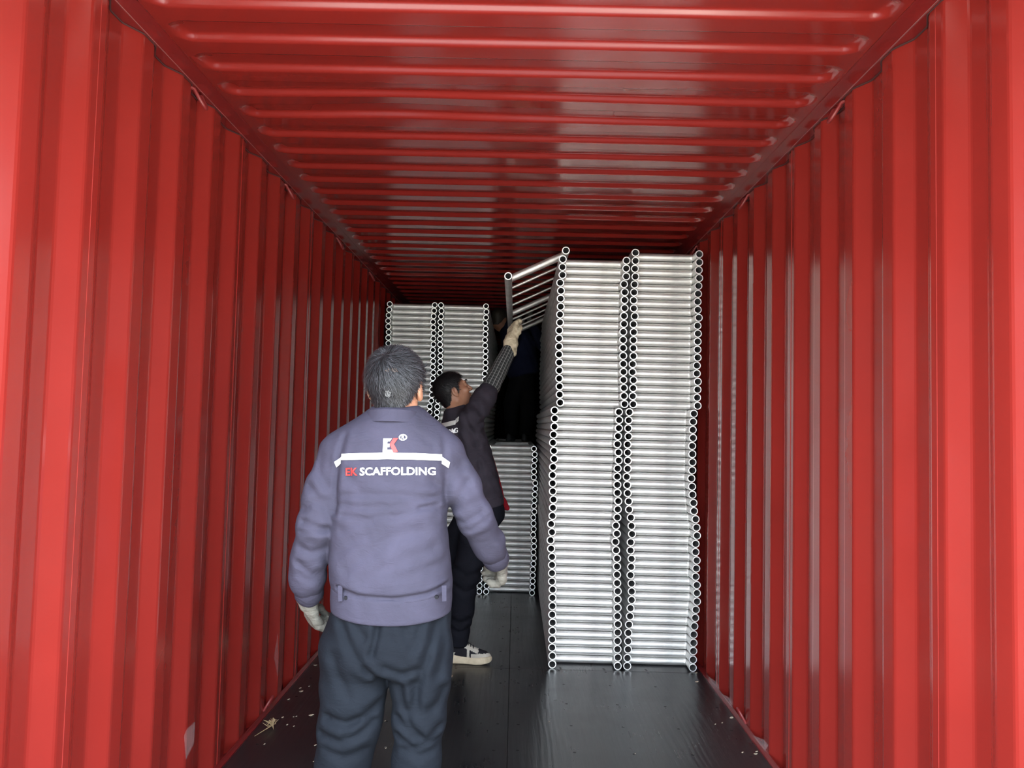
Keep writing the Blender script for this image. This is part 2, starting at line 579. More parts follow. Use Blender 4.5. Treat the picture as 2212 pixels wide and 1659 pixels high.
# ------------------------------------------------------------------ signed-distance modelling of people
def V3(p): return np.array(p, dtype=np.float64)
def rcone(P, a, b, ra, rb):
    a, b = V3(a), V3(b); ba = b-a; pa = P-a
    t = np.clip((pa@ba)/max(ba@ba, 1e-12), 0, 1)
    return np.linalg.norm(pa - t[:, None]*ba, axis=1) - (ra+(rb-ra)*t)
def ell(P, c, r):
    q = (P-V3(c))/V3(r)
    k0 = np.linalg.norm(q, axis=1); k1 = np.linalg.norm(q/V3(r), axis=1)
    return np.where(k1 > 1e-9, k0*(k0-1)/np.maximum(k1, 1e-9), -min(r))
def smin(a, b, k):
    h = np.clip(0.5+0.5*(b-a)/k, 0, 1)
    return b*(1-h)+a*h-k*h*(1-h)
def smax(a, b, k): return -smin(-a, -b, k)
def chain(P, pts, rs, k=0.02):
    d = None
    for i in range(len(pts)-1):
        e = rcone(P, pts[i], pts[i+1], rs[i], rs[i+1])
        d = e if d is None else smin(d, e, k)
    return d
def loft(P, secs, n=2.3, cap=0.02):
    """secs: (w, cu, cv, ru, rv) along the third coordinate"""
    S = np.array(sorted(secs)); w = P[:, 2]
    # smooth the section curves a little
    ww = np.linspace(S[0, 0], S[-1, 0], 80)
    T = [np.interp(ww, S[:, 0], S[:, j]) for j in range(1, 5)]
    ker = np.array([1, 2, 3, 2, 1])/9.0
    T = [np.convolve(np.pad(c_, 2, mode='edge'), ker, 'valid') for c_ in T]
    cu, cv, ru, rv = [np.interp(w, ww, c_) for c_ in T]
    u = np.abs(P[:, 0]-cu)/ru; v = np.abs(P[:, 1]-cv)/rv
    r = (u**n + v**n)**(1.0/n)
    d = (r-1)*np.minimum(ru, rv)
    return smax(d, np.maximum(S[0, 0]-w, w-S[-1, 0]), cap)

def surface_nets(f, xs, ys, zs, project=2):
    nx, ny, nz = len(xs), len(ys), len(zs)
    G = np.stack(np.meshgrid(xs, ys, zs, indexing='ij'), -1).reshape(-1, 3)
    F = np.empty(len(G))
    for i in range(0, len(G), 400000): F[i:i+400000] = f(G[i:i+400000])
    F = F.reshape(nx, ny, nz); G = G.reshape(nx, ny, nz, 3)
    ins = F < 0
    sl = [(slice(a, nx-1+a), slice(b, ny-1+b), slice(c, nz-1+c)) for a in (0, 1) for b in (0, 1) for c in (0, 1)]
    cnt = sum(ins[s].astype(np.int8) for s in sl)
    act = (cnt > 0) & (cnt < 8)
    idx = np.full(act.shape, -1, np.int64); I = np.argwhere(act); idx[act] = np.arange(len(I))
    pos = np.zeros((len(I), 3)); num = np.zeros(len(I))
    corners = [(a, b, c) for a in (0, 1) for b in (0, 1) for c in (0, 1)]
    for i, p in enumerate(corners):
        for j, q in enumerate(corners):
            if j <= i or sum(abs(p[k]-q[k]) for k in range(3)) != 1: continue
            A = I+np.array(p); B = I+np.array(q)
            fa = F[A[:, 0], A[:, 1], A[:, 2]]; fb = F[B[:, 0], B[:, 1], B[:, 2]]
            m_ = (fa < 0) != (fb < 0)
            t = np.where(m_, fa/np.where(m_, fa-fb, 1), 0)
            pa = G[A[:, 0], A[:, 1], A[:, 2]]; pb = G[B[:, 0], B[:, 1], B[:, 2]]
            pos += np.where(m_[:, None], pa+(pb-pa)*t[:, None], 0); num += m_
    pos /= num[:, None]
    faces = []
    for ax in range(3):
        d = [0, 0, 0]; d[ax] = 1
        a = ins[:nx-d[0], :ny-d[1], :nz-d[2]]; b = ins[d[0]:, d[1]:, d[2]:]
        E_ = np.argwhere(a != b)
        o1, o2 = [(1, 2), (2, 0), (0, 1)][ax]
        ok = (E_[:, o1] > 0) & (E_[:, o2] > 0) & (E_[:, o1] < idx.shape[o1]) & (E_[:, o2] < idx.shape[o2]) & (E_[:, ax] < idx.shape[ax])
        E_ = E_[ok]
        def cell(s1, s2):
            C_ = E_.copy(); C_[:, o1] -= s1; C_[:, o2] -= s2
            return idx[C_[:, 0], C_[:, 1], C_[:, 2]]
        q = np.stack([cell(1, 1), cell(0, 1), cell(0, 0), cell(1, 0)], 1)
        flip = ~a[E_[:, 0], E_[:, 1], E_[:, 2]]
        q[flip] = q[flip][:, ::-1]
        faces.append(q)
    faces = np.concatenate(faces)
    for _ in range(project):
        e = 0.0008; f0 = f(pos)
        g = np.stack([f(pos+np.eye(3)[k]*e)-f0 for k in range(3)], 1)/e
        gl = np.maximum((g*g).sum(1), 0.05)
        step = np.clip(f0/gl, -0.006, 0.006)
        pos = pos - g*step[:, None]*0.8
    return pos, faces

def axis(lo, hi, h, fine=None):
    """rectilinear axis, optionally finer inside fine=(a,b,hf)"""
    if not fine: return np.arange(lo, hi+h, h)
    a, b, hf = fine
    out = list(np.arange(a, b+hf, hf))
    x = out[0]
    while x > lo: x -= h; out.insert(0, x)
    x = out[-1]
    while x < hi: x += h; out.append(x)
    return np.array(out)

def sdf_object(name, f, lo, hi, h, mats, root, fine=None, project=2):
    ax = [axis(lo[i], hi[i], h, fine[i] if fine else None) for i in range(3)]
    v, q = surface_nets(f, *ax, project=project)
    off = np.array(root.location) if root is not None else np.zeros(3)
    if root is not None and root.parent is not None: off = off + np.array(root.parent.location)
    me = bpy.data.meshes.new(name)
    me.from_pydata((v-off).tolist(), [], q.tolist())
    for mt in (mats if isinstance(mats, (list, tuple)) else [mats]): me.materials.append(mt)
    me.polygons.foreach_set('use_smooth', [True]*len(me.polygons))
    me.update()
    o = bpy.data.objects.new(name, me); COL.objects.link(o)
    return o, v, q

def polydist(x, z, pts):
    d = np.full(len(x), 9.0)
    for (ax_, az), (bx, bz) in zip(pts[:-1], pts[1:]):
        dx, dz = bx-ax_, bz-az
        t = np.clip(((x-ax_)*dx+(z-az)*dz)/(dx*dx+dz*dz), 0, 1)
        d = np.minimum(d, np.hypot(x-ax_-t*dx, z-az-t*dz))
    return d
def make_creases(lines, y, side=-1):
    """lines: (pixel polyline, half width m, depth m); grooves with a soft ridge beside them"""
    L = [([(at(*p, y).x, at(*p, y).z) for p in pl], w*1.6, dp*1.25) for pl, w, dp in lines]
    def disp(P, ymid):
        out = np.zeros(len(P))
        back = np.clip((ymid-P[:, 1])*side*-1/0.04, 0, 1)
        for pts, w, dp in L:
            bx = [p[0] for p in pts]; bz = [p[1] for p in pts]
            m_ = (P[:, 0] > min(bx)-4*w) & (P[:, 0] < max(bx)+4*w) & (P[:, 2] > min(bz)-4*w) & (P[:, 2] < max(bz)+4*w)
            if not m_.any(): continue
            d = polydist(P[m_, 0], P[m_, 2], pts)/w
            # fade at the two ends of the crease
            out[m_] += dp*(np.exp(-d*d) - 0.35*np.exp(-(d-2.1)**2/1.4))
        return out*back
    return disp

# ---- head, in its own frame: +y face, +z up, origin mid-head
def cranium(Q):
    return smin(ell(Q, (0, -.014, .030), (.077, .097, .088)), ell(Q, (0, .022, -.035), (.060, .070, .078)), .03)
def head_sdf(Q, neck=(0, -.015, -.21)):
    X = Q.copy(); X[:, 0] = np.abs(X[:, 0])
    d = cranium(X)
    d = smin(d, ell(X, (0, .064, -.094), (.026, .024, .022)), .025)       # chin
    d = smin(d, rcone(X, (0, .02, -.07), (.052, -.01, -.062), .03, .018), .03)   # jaw corner
    d = smin(d, rcone(X, (.0, .093, .028), (.038, .080, .030), .009, .009), .014)   # brow
    d = smax(d, -ell(X, (.031, .100, .010), (.017, .014, .012)), .012)     # eye socket
    d = smin(d, ell(X, (.031, .082, .008), (.0135, .0125, .0125)), .004)   # eyeball under lids
    d = smin(d, ell(X, (.044, .070, -.022), (.020, .018, .018)), .02)      # cheekbone
    d = smin(d, rcone(X, (0, .092, .014), (0, .113, -.024), .0075, .0105), .010)   # nose
    d = smin(d, ell(X, (.012, .100, -.028), (.009, .010, .008)), .006)     # nostril wing
    d = smin(d, ell(X, (0, .090, -.052), (.021, .012, .0055)), .006)       # lips
    d = smin(d, ell(X, (0, .089, -.062), (.018, .012, .0060)), .005)
    ear = smin(ell(X, (.082, -.012, -.006), (.009, .019, .030)), ell(X, (.079, -.004, -.032), (.008, .010, .012)), .008)
    ear = smax(ear, -ell(X, (.092, -.008, -.002), (.008, .010, .018)), .006)
    d = smin(d, ear, .006)
    d = smin(d, rcone(Q, (0, -.030, -.05), neck, .050, .060), .03)
    return d
def frame_rot(face, up=(0, 0, 1)):
    """columns: local x,y,z in world for a head facing 'face'"""
    y = Vector(face).normalized(); z = Vector(up); z = (z - y*z.dot(y)).normalized(); x = y.cross(z)
    return np.array([[x[i], y[i], z[i]] for i in range(3)])
def to_local(P, c, R): return (P-V3(c))@R

# ---- hands (gloved)
def hand_sdf(P, W, D, Nn, thumb_side, curl=(0.5, 0.6, 0.4), spread=0.04, r=0.0118, thumb=0.5, L=1.0):
    """W wrist, D towards the fingers, Nn palm normal, thumb_side unit vector"""
    W, D, Nn = V3(W), V3(D)/np.linalg.norm(D), V3(Nn)
    Nn = Nn - D*(Nn@D); Nn /= np.linalg.norm(Nn)
    S = np.cross(D, Nn); S = S if S@V3(thumb_side) > 0 else -S
    d = rcone(P, W-D*.03, W+D*.012, .031, .029)
    for s in (-.030, -.010, .010, .029):
        d = smin(d, rcone(P, W+S*s*.55, W+D*.085*L+S*s, .017, .0145), .016)
    specs = [(.031, .070, 0), (.0105, .078, .12), (-.0105, .072, .2), (-.031, .056, .3)]
    fing = None
    for s, ln, extra in specs:
        base = W + D*(.088*L if s > -.03 else .080*L) + S*s
        ang = 0; p = base; pts = [base - D*.012]
        for k, (c, fr) in enumerate(zip(curl, (.45, .31, .24))):
            ang += c + extra*0.25
            dd = D*math.cos(ang) + Nn*math.sin(ang) + S*spread*s*20*(0.5 if k else 1)
            p = p + dd/np.linalg.norm(dd)*ln*fr*1.05
            pts.append(p)
        e = chain(P, [pts[0]]+pts[1:], [r*1.12, r*1.08, r, r*.88], .006)
        fing = e if fing is None else smin(fing, e, .0035)
    d = smin(d, fing, .009)
    t0 = W + D*.022 + S*.028 + Nn*.006
    t1 = t0 + D*.030 + S*.024*(1.2-thumb) + Nn*.012*(1+thumb)
    t2 = t1 + D*.028 + S*.010*(1-2*thumb) + Nn*.018*thumb
    t3 = t2 + D*.020 - S*.010*thumb + Nn*.012*thumb
    d = smin(d, chain(P, [t0, t1, t2, t3], [.017, .0145, .0125, .0105], .008), .012)
    return d

def ribbons(name, pts, nrm, tang, length, width, mats, root, shade, seg=3, lift=0.45):
    """short hair strands as tapered ribbons"""
    n_ = len(pts)
    vs_, fs, cols = [], [], []
    side = np.cross(nrm, tang); side /= np.maximum(np.linalg.norm(side, axis=1), 1e-6)[:, None]
    P = pts - nrm*0.002
    d = tang*(1-lift) + nrm*lift
    off = np.array(root.location)
    rows = []
    for k in range(seg+1):
        w = width*(1-k/seg*0.85)
        rows.append((P-side*w[:, None]*.5-off, P+side*w[:, None]*.5-off))
        d2 = d/np.linalg.norm(d, axis=1)[:, None]
        P = P + d2*(length/seg)[:, None]
        d = d - nrm*0.15 + np.array([0, 0, -0.06])
    V_ = np.stack([np.stack(r_, 1) for r_ in rows], 1).reshape(-1, 3)   # n,(seg+1),2
    base = np.arange(n_)*(seg+1)*2
    F_ = np.concatenate([np.stack([base+2*k, base+2*k+1, base+2*k+3, base+2*k+2], 1) for k in range(seg)])
    me = bpy.data.meshes.new(name)
    me.from_pydata(V_.tolist(), [], F_.tolist())
    me.materials.append(mats)
    ca = me.color_attributes.new('tone', 'FLOAT_COLOR', 'POINT')
    sh = np.repeat(shade, (seg+1)*2)
    buf = np.ones((len(sh), 4)); buf[:, :3] = sh[:, None]
    ca.data.foreach_set('color', buf.ravel())
    me.polygons.foreach_set('use_smooth', [True]*len(me.polygons))
    o = bpy.data.objects.new(name, me); COL.objects.link(o)
    return o

def normals_of(v, q):
    nrm = np.zeros_like(v)
    a, b, c, d = v[q[:, 0]], v[q[:, 1]], v[q[:, 2]], v[q[:, 3]]
    fn = np.cross(c-a, d-b)
    for k in range(4): np.add.at(nrm, q[:, k], fn)
    return nrm/np.maximum(np.linalg.norm(nrm, axis=1), 1e-9)[:, None]

# ---- materials for people
def fabric(name, col, col2=None, rough=0.85, scale=7.0, weave=900, bump=0.25, sheen=0.0, detail=5):
    mt = mat(name, col, rough, spec=0.10); n = N(mt)
    v = n.mapping()
    f = n.noise(v, scale, detail, 0.62, 0.6)
    col2 = col2 or tuple(c*0.72 for c in col)
    n.color(n.mix(n.ramp(f, [(0.32, (0, 0, 0)), (0.68, (1, 1, 1))]), col2, col))
    n.b.inputs['Sheen Weight'].default_value = sheen
    n.b.inputs['Sheen Roughness'].default_value = 0.5
    h = n.math('ADD', n.math('MULTIPLY', n.noise(v, weave, 2), 0.12), n.noise(n.mapping((1, 1, 2.2)), 17.0, 5, 0.6, 1.6))
    n.bump(h, bump*1.6, 0.008)
    return mt
def skin(name, col):
    mt = mat(name, col, 0.5, spec=0.4); n = N(mt)
    n.color(n.mix(n.noise(n.mapping(), 28.0, 4), tuple(c*0.82 for c in col), tuple(min(1, c*1.1) for c in col)))
    n.b.inputs['Subsurface Weight'].default_value = 0.12
    n.b.inputs['Subsurface Radius'].default_value = (0.012, 0.005, 0.003)
    n.bump(n.noise(n.mapping(), 160.0, 3), 0.08, 0.002)
    return mt
def hair_mat(name, a, b):
    mt = mat(name, a, 0.5, spec=0.25); n = N(mt)
    c = n.node('ShaderNodeVertexColor', layer_name='tone')
    n.color(n.mix(c.outputs['Color'], a, b))
    return mt
M['skin'] = skin('tanned_skin', (0.3140, 0.1533, 0.0935))
M['hair_grey'] = hair_mat('greying_hair', (0.0077, 0.0077, 0.0089), (0.0898, 0.0922, 0.1040))
M['hair_black'] = hair_mat('black_hair', (0.006, 0.006, 0.007), (0.02, 0.018, 0.018))
M['hair_brown'] = hair_mat('brown_grey_hair', (0.03, 0.025, 0.02), (0.12, 0.10, 0.08))
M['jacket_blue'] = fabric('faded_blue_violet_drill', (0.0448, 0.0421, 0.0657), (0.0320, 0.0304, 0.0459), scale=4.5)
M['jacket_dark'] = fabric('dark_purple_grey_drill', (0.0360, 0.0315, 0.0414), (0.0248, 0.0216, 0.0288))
M['jacket_navy'] = fabric('navy_drill', (0.012, 0.015, 0.036))
M['trouser_slate'] = fabric('slate_blue_trousers', (0.0072, 0.0094, 0.0137), (0.0052, 0.0067, 0.0100), scale=3.5)
M['jeans'] = fabric('black_denim', (0.0070, 0.0077, 0.0119), (0.0042, 0.0045, 0.0070))
M['black_cloth'] = fabric('black_cloth', (0.006, 0.006, 0.007))
M['red_knit'] = fabric('red_knit', (0.30, 0.012, 0.022))
M['glove'] = fabric('white_cotton_glove', (0.1671, 0.1607, 0.1414), (0.0900, 0.0852, 0.0739), rough=0.95, scale=22.0, weave=500, bump=0.5)
M['glove_tan'] = fabric('cream_leather_glove', (0.62, 0.55, 0.40), (0.33, 0.28, 0.19), rough=0.8, scale=26.0, weave=300, bump=0.5)
M['tape'] = mat('white_reflective_tape', (0.5904, 0.6048, 0.5760), 0.4)
M['print_white'] = mat('white_lettering', (0.78, 0.80, 0.80), 0.55)
M['print_red'] = mat('red_lettering', (0.4340, 0.0196, 0.0175), 0.5)
M['snap'] = mat('dark_snap_button', (0.008, 0.008, 0.011), 0.5, spec=0.08)
M['rubber'] = mat('black_rubber', (0.012, 0.012, 0.012), 0.7)
M['sole'] = fabric('worn_cream_foam_sole', (0.52, 0.46, 0.34), (0.36, 0.30, 0.21), rough=0.7, scale=14.0, bump=0.15)
M['shoe_black'] = fabric('black_shoe_mesh', (0.014, 0.013, 0.017), (0.009, 0.009, 0.011))
M['shoe_grey'] = fabric('pale_grey_suede', (0.40, 0.38, 0.33), (0.28, 0.26, 0.22))
# ------------------------------------------------------------------ building people
def world_off(p):
    off = np.zeros(3)
    while p is not None:
        off += np.array(p.location); p = p.parent
    return off
def part(name, f, lo, hi, h, mats, parent, fine=None, project=2):
    o, v, q = sdf_object(name, f, lo, hi, h, mats, None, fine, project)
    off = world_off(parent)
    me = o.data
    me.vertices.foreach_set('co', (v-off).ravel())
    me.update()
    o.parent = parent
    return o, v, q
def wpart(name, geo, mats, parent, smooth=True):
    """part from world-space Geo"""
    off = world_off(parent)
    geo.v = [tuple(np.array(p)-off) for p in geo.v]
    return link(name, geo.mesh(name, mats, smooth), parent)
def bbox(pts, m_):
    a = np.array([tuple(p) for p in pts]); return a.min(0)-m_, a.max(0)+m_

def hair_cap(Q, t=.007, lines=((-.12, -.078), (-.045, -.072), (-.028, -.035), (.012, -.022), (.028, .035), (.062, .062), (.10, .072))):
    zmin = np.interp(Q[:, 1], [l[0] for l in lines], [l[1] for l in lines])
    zmin = zmin + .045*np.clip((np.abs(Q[:, 0])-.036)/.034, 0, 1)*(Q[:, 1] < .0)
    X = np.stack([np.abs(Q[:, 0]), Q[:, 1], Q[:, 2]], 1)
    return smax(smin(cranium(X), rcone(Q, (0, -.030, -.05), (0, -.015, -.21), .050, .060), .03)-t, zmin-Q[:, 2], .012)

def build_hair(root, c, R, capmat, strandmat, whorl, n_strands, len_top, len_low, grey, seed, gap=0.0, t=.006):
    rng = np.random.default_rng(seed)
    f = lambda P: hair_cap(to_local(P, c, R), t)
    cc = V3(c)
    ho, v, q = part('hair', f, cc-.14, cc+.15, .006, capmat, root)
    nrm = normals_of(v, q)
    W = cc + R@V3(whorl)
    ca = ho.data.color_attributes.new('tone', 'FLOAT_COLOR', 'POINT')
    buf = np.ones((len(v), 4)); buf[:, :3] = grey*0.12
    ca.data.foreach_set('color', buf.ravel())
    # random points on faces
    fi = rng.integers(0, len(q), n_strands)
    w = rng.dirichlet((1, 1, 1, 1), n_strands)
    P = (v[q[fi]]*w[:, :, None]).sum(1); Nn = nrm[q[fi, 0]]
    d = P-W; dist = np.linalg.norm(d, axis=1)
    keep = dist > gap*rng.uniform(.5, 1.1, n_strands)
    lz = to_local(P, c, R)[:, 2]
    keep &= lz > -.085
    P, Nn, d, dist, lz = P[keep], Nn[keep], d[keep], dist[keep], lz[keep]
    spin = np.cross(Nn, d)*0.35
    tg = d+spin+rng.normal(0, .18, P.shape)*dist[:, None]; tg -= Nn*(tg*Nn).sum(1)[:, None]
    tg /= np.maximum(np.linalg.norm(tg, axis=1), 1e-6)[:, None]
    ln = np.interp(lz, (-.07, .05), (len_low, len_top))*rng.uniform(.7, 1.15, len(P))
    sh = np.clip(rng.beta(.7, 2.0, len(P))*grey*3.0, 0, 1)
    so = ribbons('hair_strands', P, Nn, tg, ln, np.full(len(P), .0020)*rng.uniform(.7, 1.5, len(P)), strandmat, root, sh, lift=.36)
    so.parent = ho
    tag(so, kind='stuff')
    return ho

def conform(pts_px, bvh, y, eps, dirv=None):
    out = []
    for px, py in pts_px:
        p = at(px, py, y)
        h = bvh.ray_cast(Vector((p.x, p.y-0.5, p.z)), Vector((0, 1, 0)))
        out.append((h[0].x, h[0].y-eps, h[0].z) if h[0] is not None else (p.x, p.y, p.z))
    return out

def text_geo(body, bold):
    cu = bpy.data.curves.new('lettering', 'FONT'); cu.body = body; cu.offset = bold; cu.resolution_u = 3
    o = bpy.data.objects.new('tmp', cu); COL.objects.link(o)
    dg = bpy.context.evaluated_depsgraph_get()
    me = bpy.data.meshes.new_from_object(o.evaluated_get(dg))
    v = [tuple(x.co) for x in me.vertices]; f = [tuple(p.vertices) for p in me.polygons]
    bpy.data.objects.remove(o, do_unlink=True); bpy.data.meshes.remove(me)
    return np.array(v), f
def thick(front, faces, back_dir, t):
    """closed thin slab: front verts + copies pushed along back_dir"""
    n_ = len(front)
    v = list(front) + [tuple(np.array(p)+V3(back_dir)*t) for p in front]
    f = list(faces) + [tuple(i+n_ for i in q[::-1]) for q in faces]
    from collections import Counter
    ed = Counter()
    for q in faces:
        for a, b in zip(q, q[1:]+q[:1]): ed[(a, b)] += 1
    for (a, b) in ed:
        if (b, a) not in ed: f.append((b, a, a+n_, b+n_))
    return v, f

def shoe(root, heel, toe, w=0.048, style='sneaker', hz=1.0):
    """heel, toe: floor points"""
    heel, toe = Vector(heel), Vector(toe)
    d = (toe-heel); L = d.length; d.normalize()
    s = Vector((0, 0, 1)).cross(d)
    R = np.array([[s[i], d[i], (0, 0, 1)[i]] for i in range(3)])
    c = V3(heel)
    def solef(P):
        Q = to_local(P, c, R); y = Q[:, 1]/L
        hw = np.interp(y, (-.05, .0, .12, .35, .68, .88, 1.0, 1.04), (.0, .026, .034, .032, .045, .040, .016, 0))
        z0 = np.interp(y, (0, .75, 1.0), (0, .0, .014)); z1 = hz*np.interp(y, (-.02, .25, .6, 1.0), (.044, .038, .031, .036))
        a = np.abs(Q[:, 0])-hw; b = np.maximum(z0-Q[:, 2], Q[:, 2]-z1)
        e = np.maximum(-y*L-.004, (y-1)*L)
        return smax(smax(a, b, .012), e, .02)
    def upf(P):
        Q = to_local(P, c, R); y = Q[:, 1]/L
        hw = np.interp(y, (0, .12, .35, .68, .88, 1.0), (.024, .031, .031, .041, .036, .012))
        zt = hz*np.interp(y, (0, .05, .22, .34, .60, .85, .97, 1.0), (.085, .098, .088, .100, .070, .055, .042, .03))
        rz = np.maximum((zt-.02), .012)
        q = np.sqrt((Q[:, 0]/hw)**2 + ((Q[:, 2]-.02)/rz)**2)
        d_ = (q-1)*np.minimum(hw, rz)
        return smax(smax(d_, .02-Q[:, 2], .006), np.maximum(-Q[:, 1], Q[:, 1]-L*.985), .015)
    ends = [heel, toe]
    lo, hi = bbox(ends, .07); lo[2] = heel.z-.02; hi[2] = heel.z+.13*hz+.03
    if style == 'sneaker':
        up, v, q = part('shoe', upf, lo, hi, .005, [M['shoe_black'], M['shoe_grey']], root)
        # pale toe cap rand and side panel on the dark upper
        Q = to_local(v[q].mean(1), c, R)
        y, z = Q[:, 1]/L, Q[:, 2]/hz
        sel = ((z < .047) & (y > .55)) | ((y > .30) & (y < .70) & (np.abs(z - np.interp(y, (.3, .7), (.088, .056))) < .011)) | ((z < .05) & (y < .2)) | ((y > .46) & (y < .52) & (z < .065))
        up.data.polygons.foreach_set('material_index', sel.astype(np.int32))
        part('sole', solef, lo, hi, .005, M['sole'], up)
        for k in range(5):
            yy = .36 + .055*k
            zt = hz*float(np.interp(yy, (.34, .60), (.102, .073)))
            g = Geo(); pts = []
            for i in range(7):
                a = -1+2*i/6
                p = V3(heel) + R@np.array([a*.020, yy*L + a*a*.004, zt - .012*a*a + .002])
                pts.append(p)
            g.tube(pts, .0026, 6)
            wpart('lace', g, [M['rubber']], up)
    else:
        up, v, q = part('shoe', upf, lo, hi, .007, M['rubber'], root)
        part('sole', solef, lo, hi, .007, M['rubber'], up)
    return up

# ================================================================== worker 1: seen from behind, standing in the aisle
Y1M = 2.45
A = lambda x, y, d=Y1M: np.array(at(x, y, d))
feet = np.array([-0.375, 2.46, 0.0])
h1c = A(856, 836, 2.455); R1 = frame_rot((0.20, 1.0, 0.10))
shL, elL, wrL = A(738, 985, 2.45), A(684, 1135, 2.42), A(668, 1283, 2.50)
shR, elR, wrR = A(958, 988, 2.46), A(1026, 1118, 2.48), A(1072, 1208, 2.62)
hipz = 0.90
legL = [A(775, 1395), A(757, 1560, 2.45), A(742, 1659, 2.45), np.array([-.505, 2.47, .10])]
legR = [A(905, 1395), A(905, 1560, 2.45), A(900, 1659, 2.45), np.array([-.255, 2.44, .10])]
def body1(P):
    d = head_sdf(to_local(P, h1c, R1))
    d = smin(d, chain(P, [A(855, 1000), A(850, 1100), A(848, 1330)], [.10, .11, .11], .05), .04)
    d = smin(d, chain(P, [A(855, 965), shL, elL, wrL], [.05, .045, .036, .026], .02), .03)
    d = smin(d, chain(P, [A(855, 965), shR, elR, wrR], [.05, .045, .036, .026], .02), .03)
    d = smin(d, chain(P, [A(848, 1320)]+legL, [.08, .065, .05, .045, .035], .02), .03)
    return smin(d, chain(P, [A(848, 1320)]+legR, [.08, .065, .05, .045, .035], .02), .03)
lo, hi = np.array([-.66, 2.24, .04]), np.array([-.02, 2.72, 1.72])
fx = [(h1c[0]-.11, h1c[0]+.11, .0042), (h1c[1]-.13, h1c[1]+.14, .0042), (h1c[2]-.13, h1c[2]+.13, .0042)]
p1, v1, q1 = sdf_object('person', body1, lo, hi, .014, M['skin'], None, fx)
p1.data.vertices.foreach_set('co', (v1-feet).ravel()); p1.data.update(); p1.location = feet
tag(p1, 'person seen from behind in faded blue-violet lettered work jacket, slate trousers and gloves', 'person')

hs = build_hair(p1, h1c, R1, M['hair_grey'], M['hair_grey'], (-.006, -.066, .084), 11000, .036, .013, .30, 5, gap=.016)
# pale scalp at the whorl and the small pale patch lower down
g = Geo()
bv = BVHTree.FromPolygons([tuple(p) for p in (np.array([vv.co for vv in hs.data.vertices])+feet)], [tuple(p.vertices) for p in hs.data.polygons])
def patch(parent, name, px, py, rx, ry, mt, n_=14, eps=.001, seed=1):
    rnd = random.Random(seed)
    ring = [(px+rx*math.cos(2*math.pi*i/n_)*rnd.uniform(.6, 1.15), py+ry*math.sin(2*math.pi*i/n_)*rnd.uniform(.6, 1.15)) for i in range(n_)]
    front = conform([(px, py)]+ring, bv, 2.33, eps)
    v, f = thick(front, [(0, i+1, (i+1) % n_+1) for i in range(n_)], (0, 1, 0), .002)
    g = Geo(); g.add(v, f)
    return wpart(name, g, [mt], parent)
M['scalp'] = skin('pale_scalp', (0.22, 0.15, 0.11)); M['scar'] = mat('pale_patch', (0.15, 0.155, 0.16), 0.7)
tag(patch(hs, 'whorl', 847, 799, 18, 5, M['scalp'], eps=.0022), 'pale scalp showing at the hair whorl')
tag(patch(hs, 'pale_patch', 836, 850, 7, 9, M['scar'], eps=.006, seed=3), 'small pale patch low on the back of the head')

rows = [(880, 812, 900, .088), (898, 800, 908, .096), (918, 770, 938, .106), (940, 737, 962, .118), (965, 720, 978, .128), (1000, 716, 975, .136), (1060, 716, 966, .138),
        (1140, 715, 966, .138), (1210, 713, 973, .142), (1250, 714, 979, .146), (1266, 718, 976, .141), (1284, 722, 973, .134), (1322, 726, 970, .130)]
secs = []
for py, xl, xr, dv in rows:
    a, b = A(xl, py), A(xr, py)
    secs.append(((a[2]+b[2])/2, (a[0]+b[0])/2, 2.452, (b[0]-a[0])/2, dv))
creases1 = make_creases([
    ([(735, 940), (724, 985), (717, 1040), (714, 1110)], .006, .006), ([(958, 945), (957, 985), (963, 1040), (967, 1090), (966, 1130)], .006, .007),
    ([(728, 1073), (800, 1068), (860, 1072), (955, 1080)], .006, .003), ([(724, 1092), (800, 1098), (880, 1091), (962, 1070)], .006, .003),
    ([(735, 1116), (790, 1121), (840, 1113)], .006, .003), ([(850, 1117), (900, 1101), (935, 1098), (963, 1112)], .007, .004),
    ([(905, 1100), (965, 1085)], .005, .003), ([(724, 1276), (770, 1289), (845, 1295), (920, 1287), (971, 1270)], .004, .006), ([(735, 1150), (760, 1135), (800, 1128)], .007, .003),
    ([(745, 1235), (800, 1195), (850, 1160), (905, 1150)], .011, .004), ([(780, 1255), (850, 1222), (930, 1190)], .011, .0035),
    ([(860, 1252), (910, 1235), (965, 1218)], .010, .0035), ([(728, 1200), (760, 1170), (790, 1160)], .010, .003),
    ([(740, 1015), (760, 1040), (775, 1055)], .008, .002), ([(930, 1040), (950, 1060), (962, 1062)], .007, .003),
    ([(770, 925), (800, 945), (850, 950)], .008, .002), ([(900, 940), (930, 960), (950, 990)], .006, .002)], 2.31)
sleeveL = make_creases([
    ([(655, 1128), (680, 1138), (713, 1146)], .007, .007), ([(650, 1148), (680, 1150), (706, 1143)], .006, .004),
    ([(647, 1186), (668, 1196), (690, 1190), (708, 1180)], .007, .006), ([(640, 1222), (665, 1246), (690, 1240), (710, 1222)], .007, .006),
    ([(640, 1245), (660, 1262), (700, 1245)], .007, .006), ([(668, 1050), (690, 1078), (712, 1082)], .008, .005),
    ([(690, 985), (686, 1020), (700, 1050)], .008, .004), ([(655, 1100), (675, 1085), (700, 1095)], .007, .004)], 2.37)
sleeveR = make_creases([
    ([(972, 1128), (1002, 1132), (1040, 1110)], .007, .006), ([(985, 1152), (1015, 1148), (1052, 1122)], .007, .005),
    ([(975, 1100), (995, 1070), (1010, 1040)], .008, .005), ([(1000, 1175), (1030, 1165), (1070, 1150)], .007, .004),
    ([(990, 1000), (1000, 1030), (1020, 1060)], .008, .004), ([(1020, 1195), (1050, 1185), (1082, 1172)], .006, .004)], 2.40)
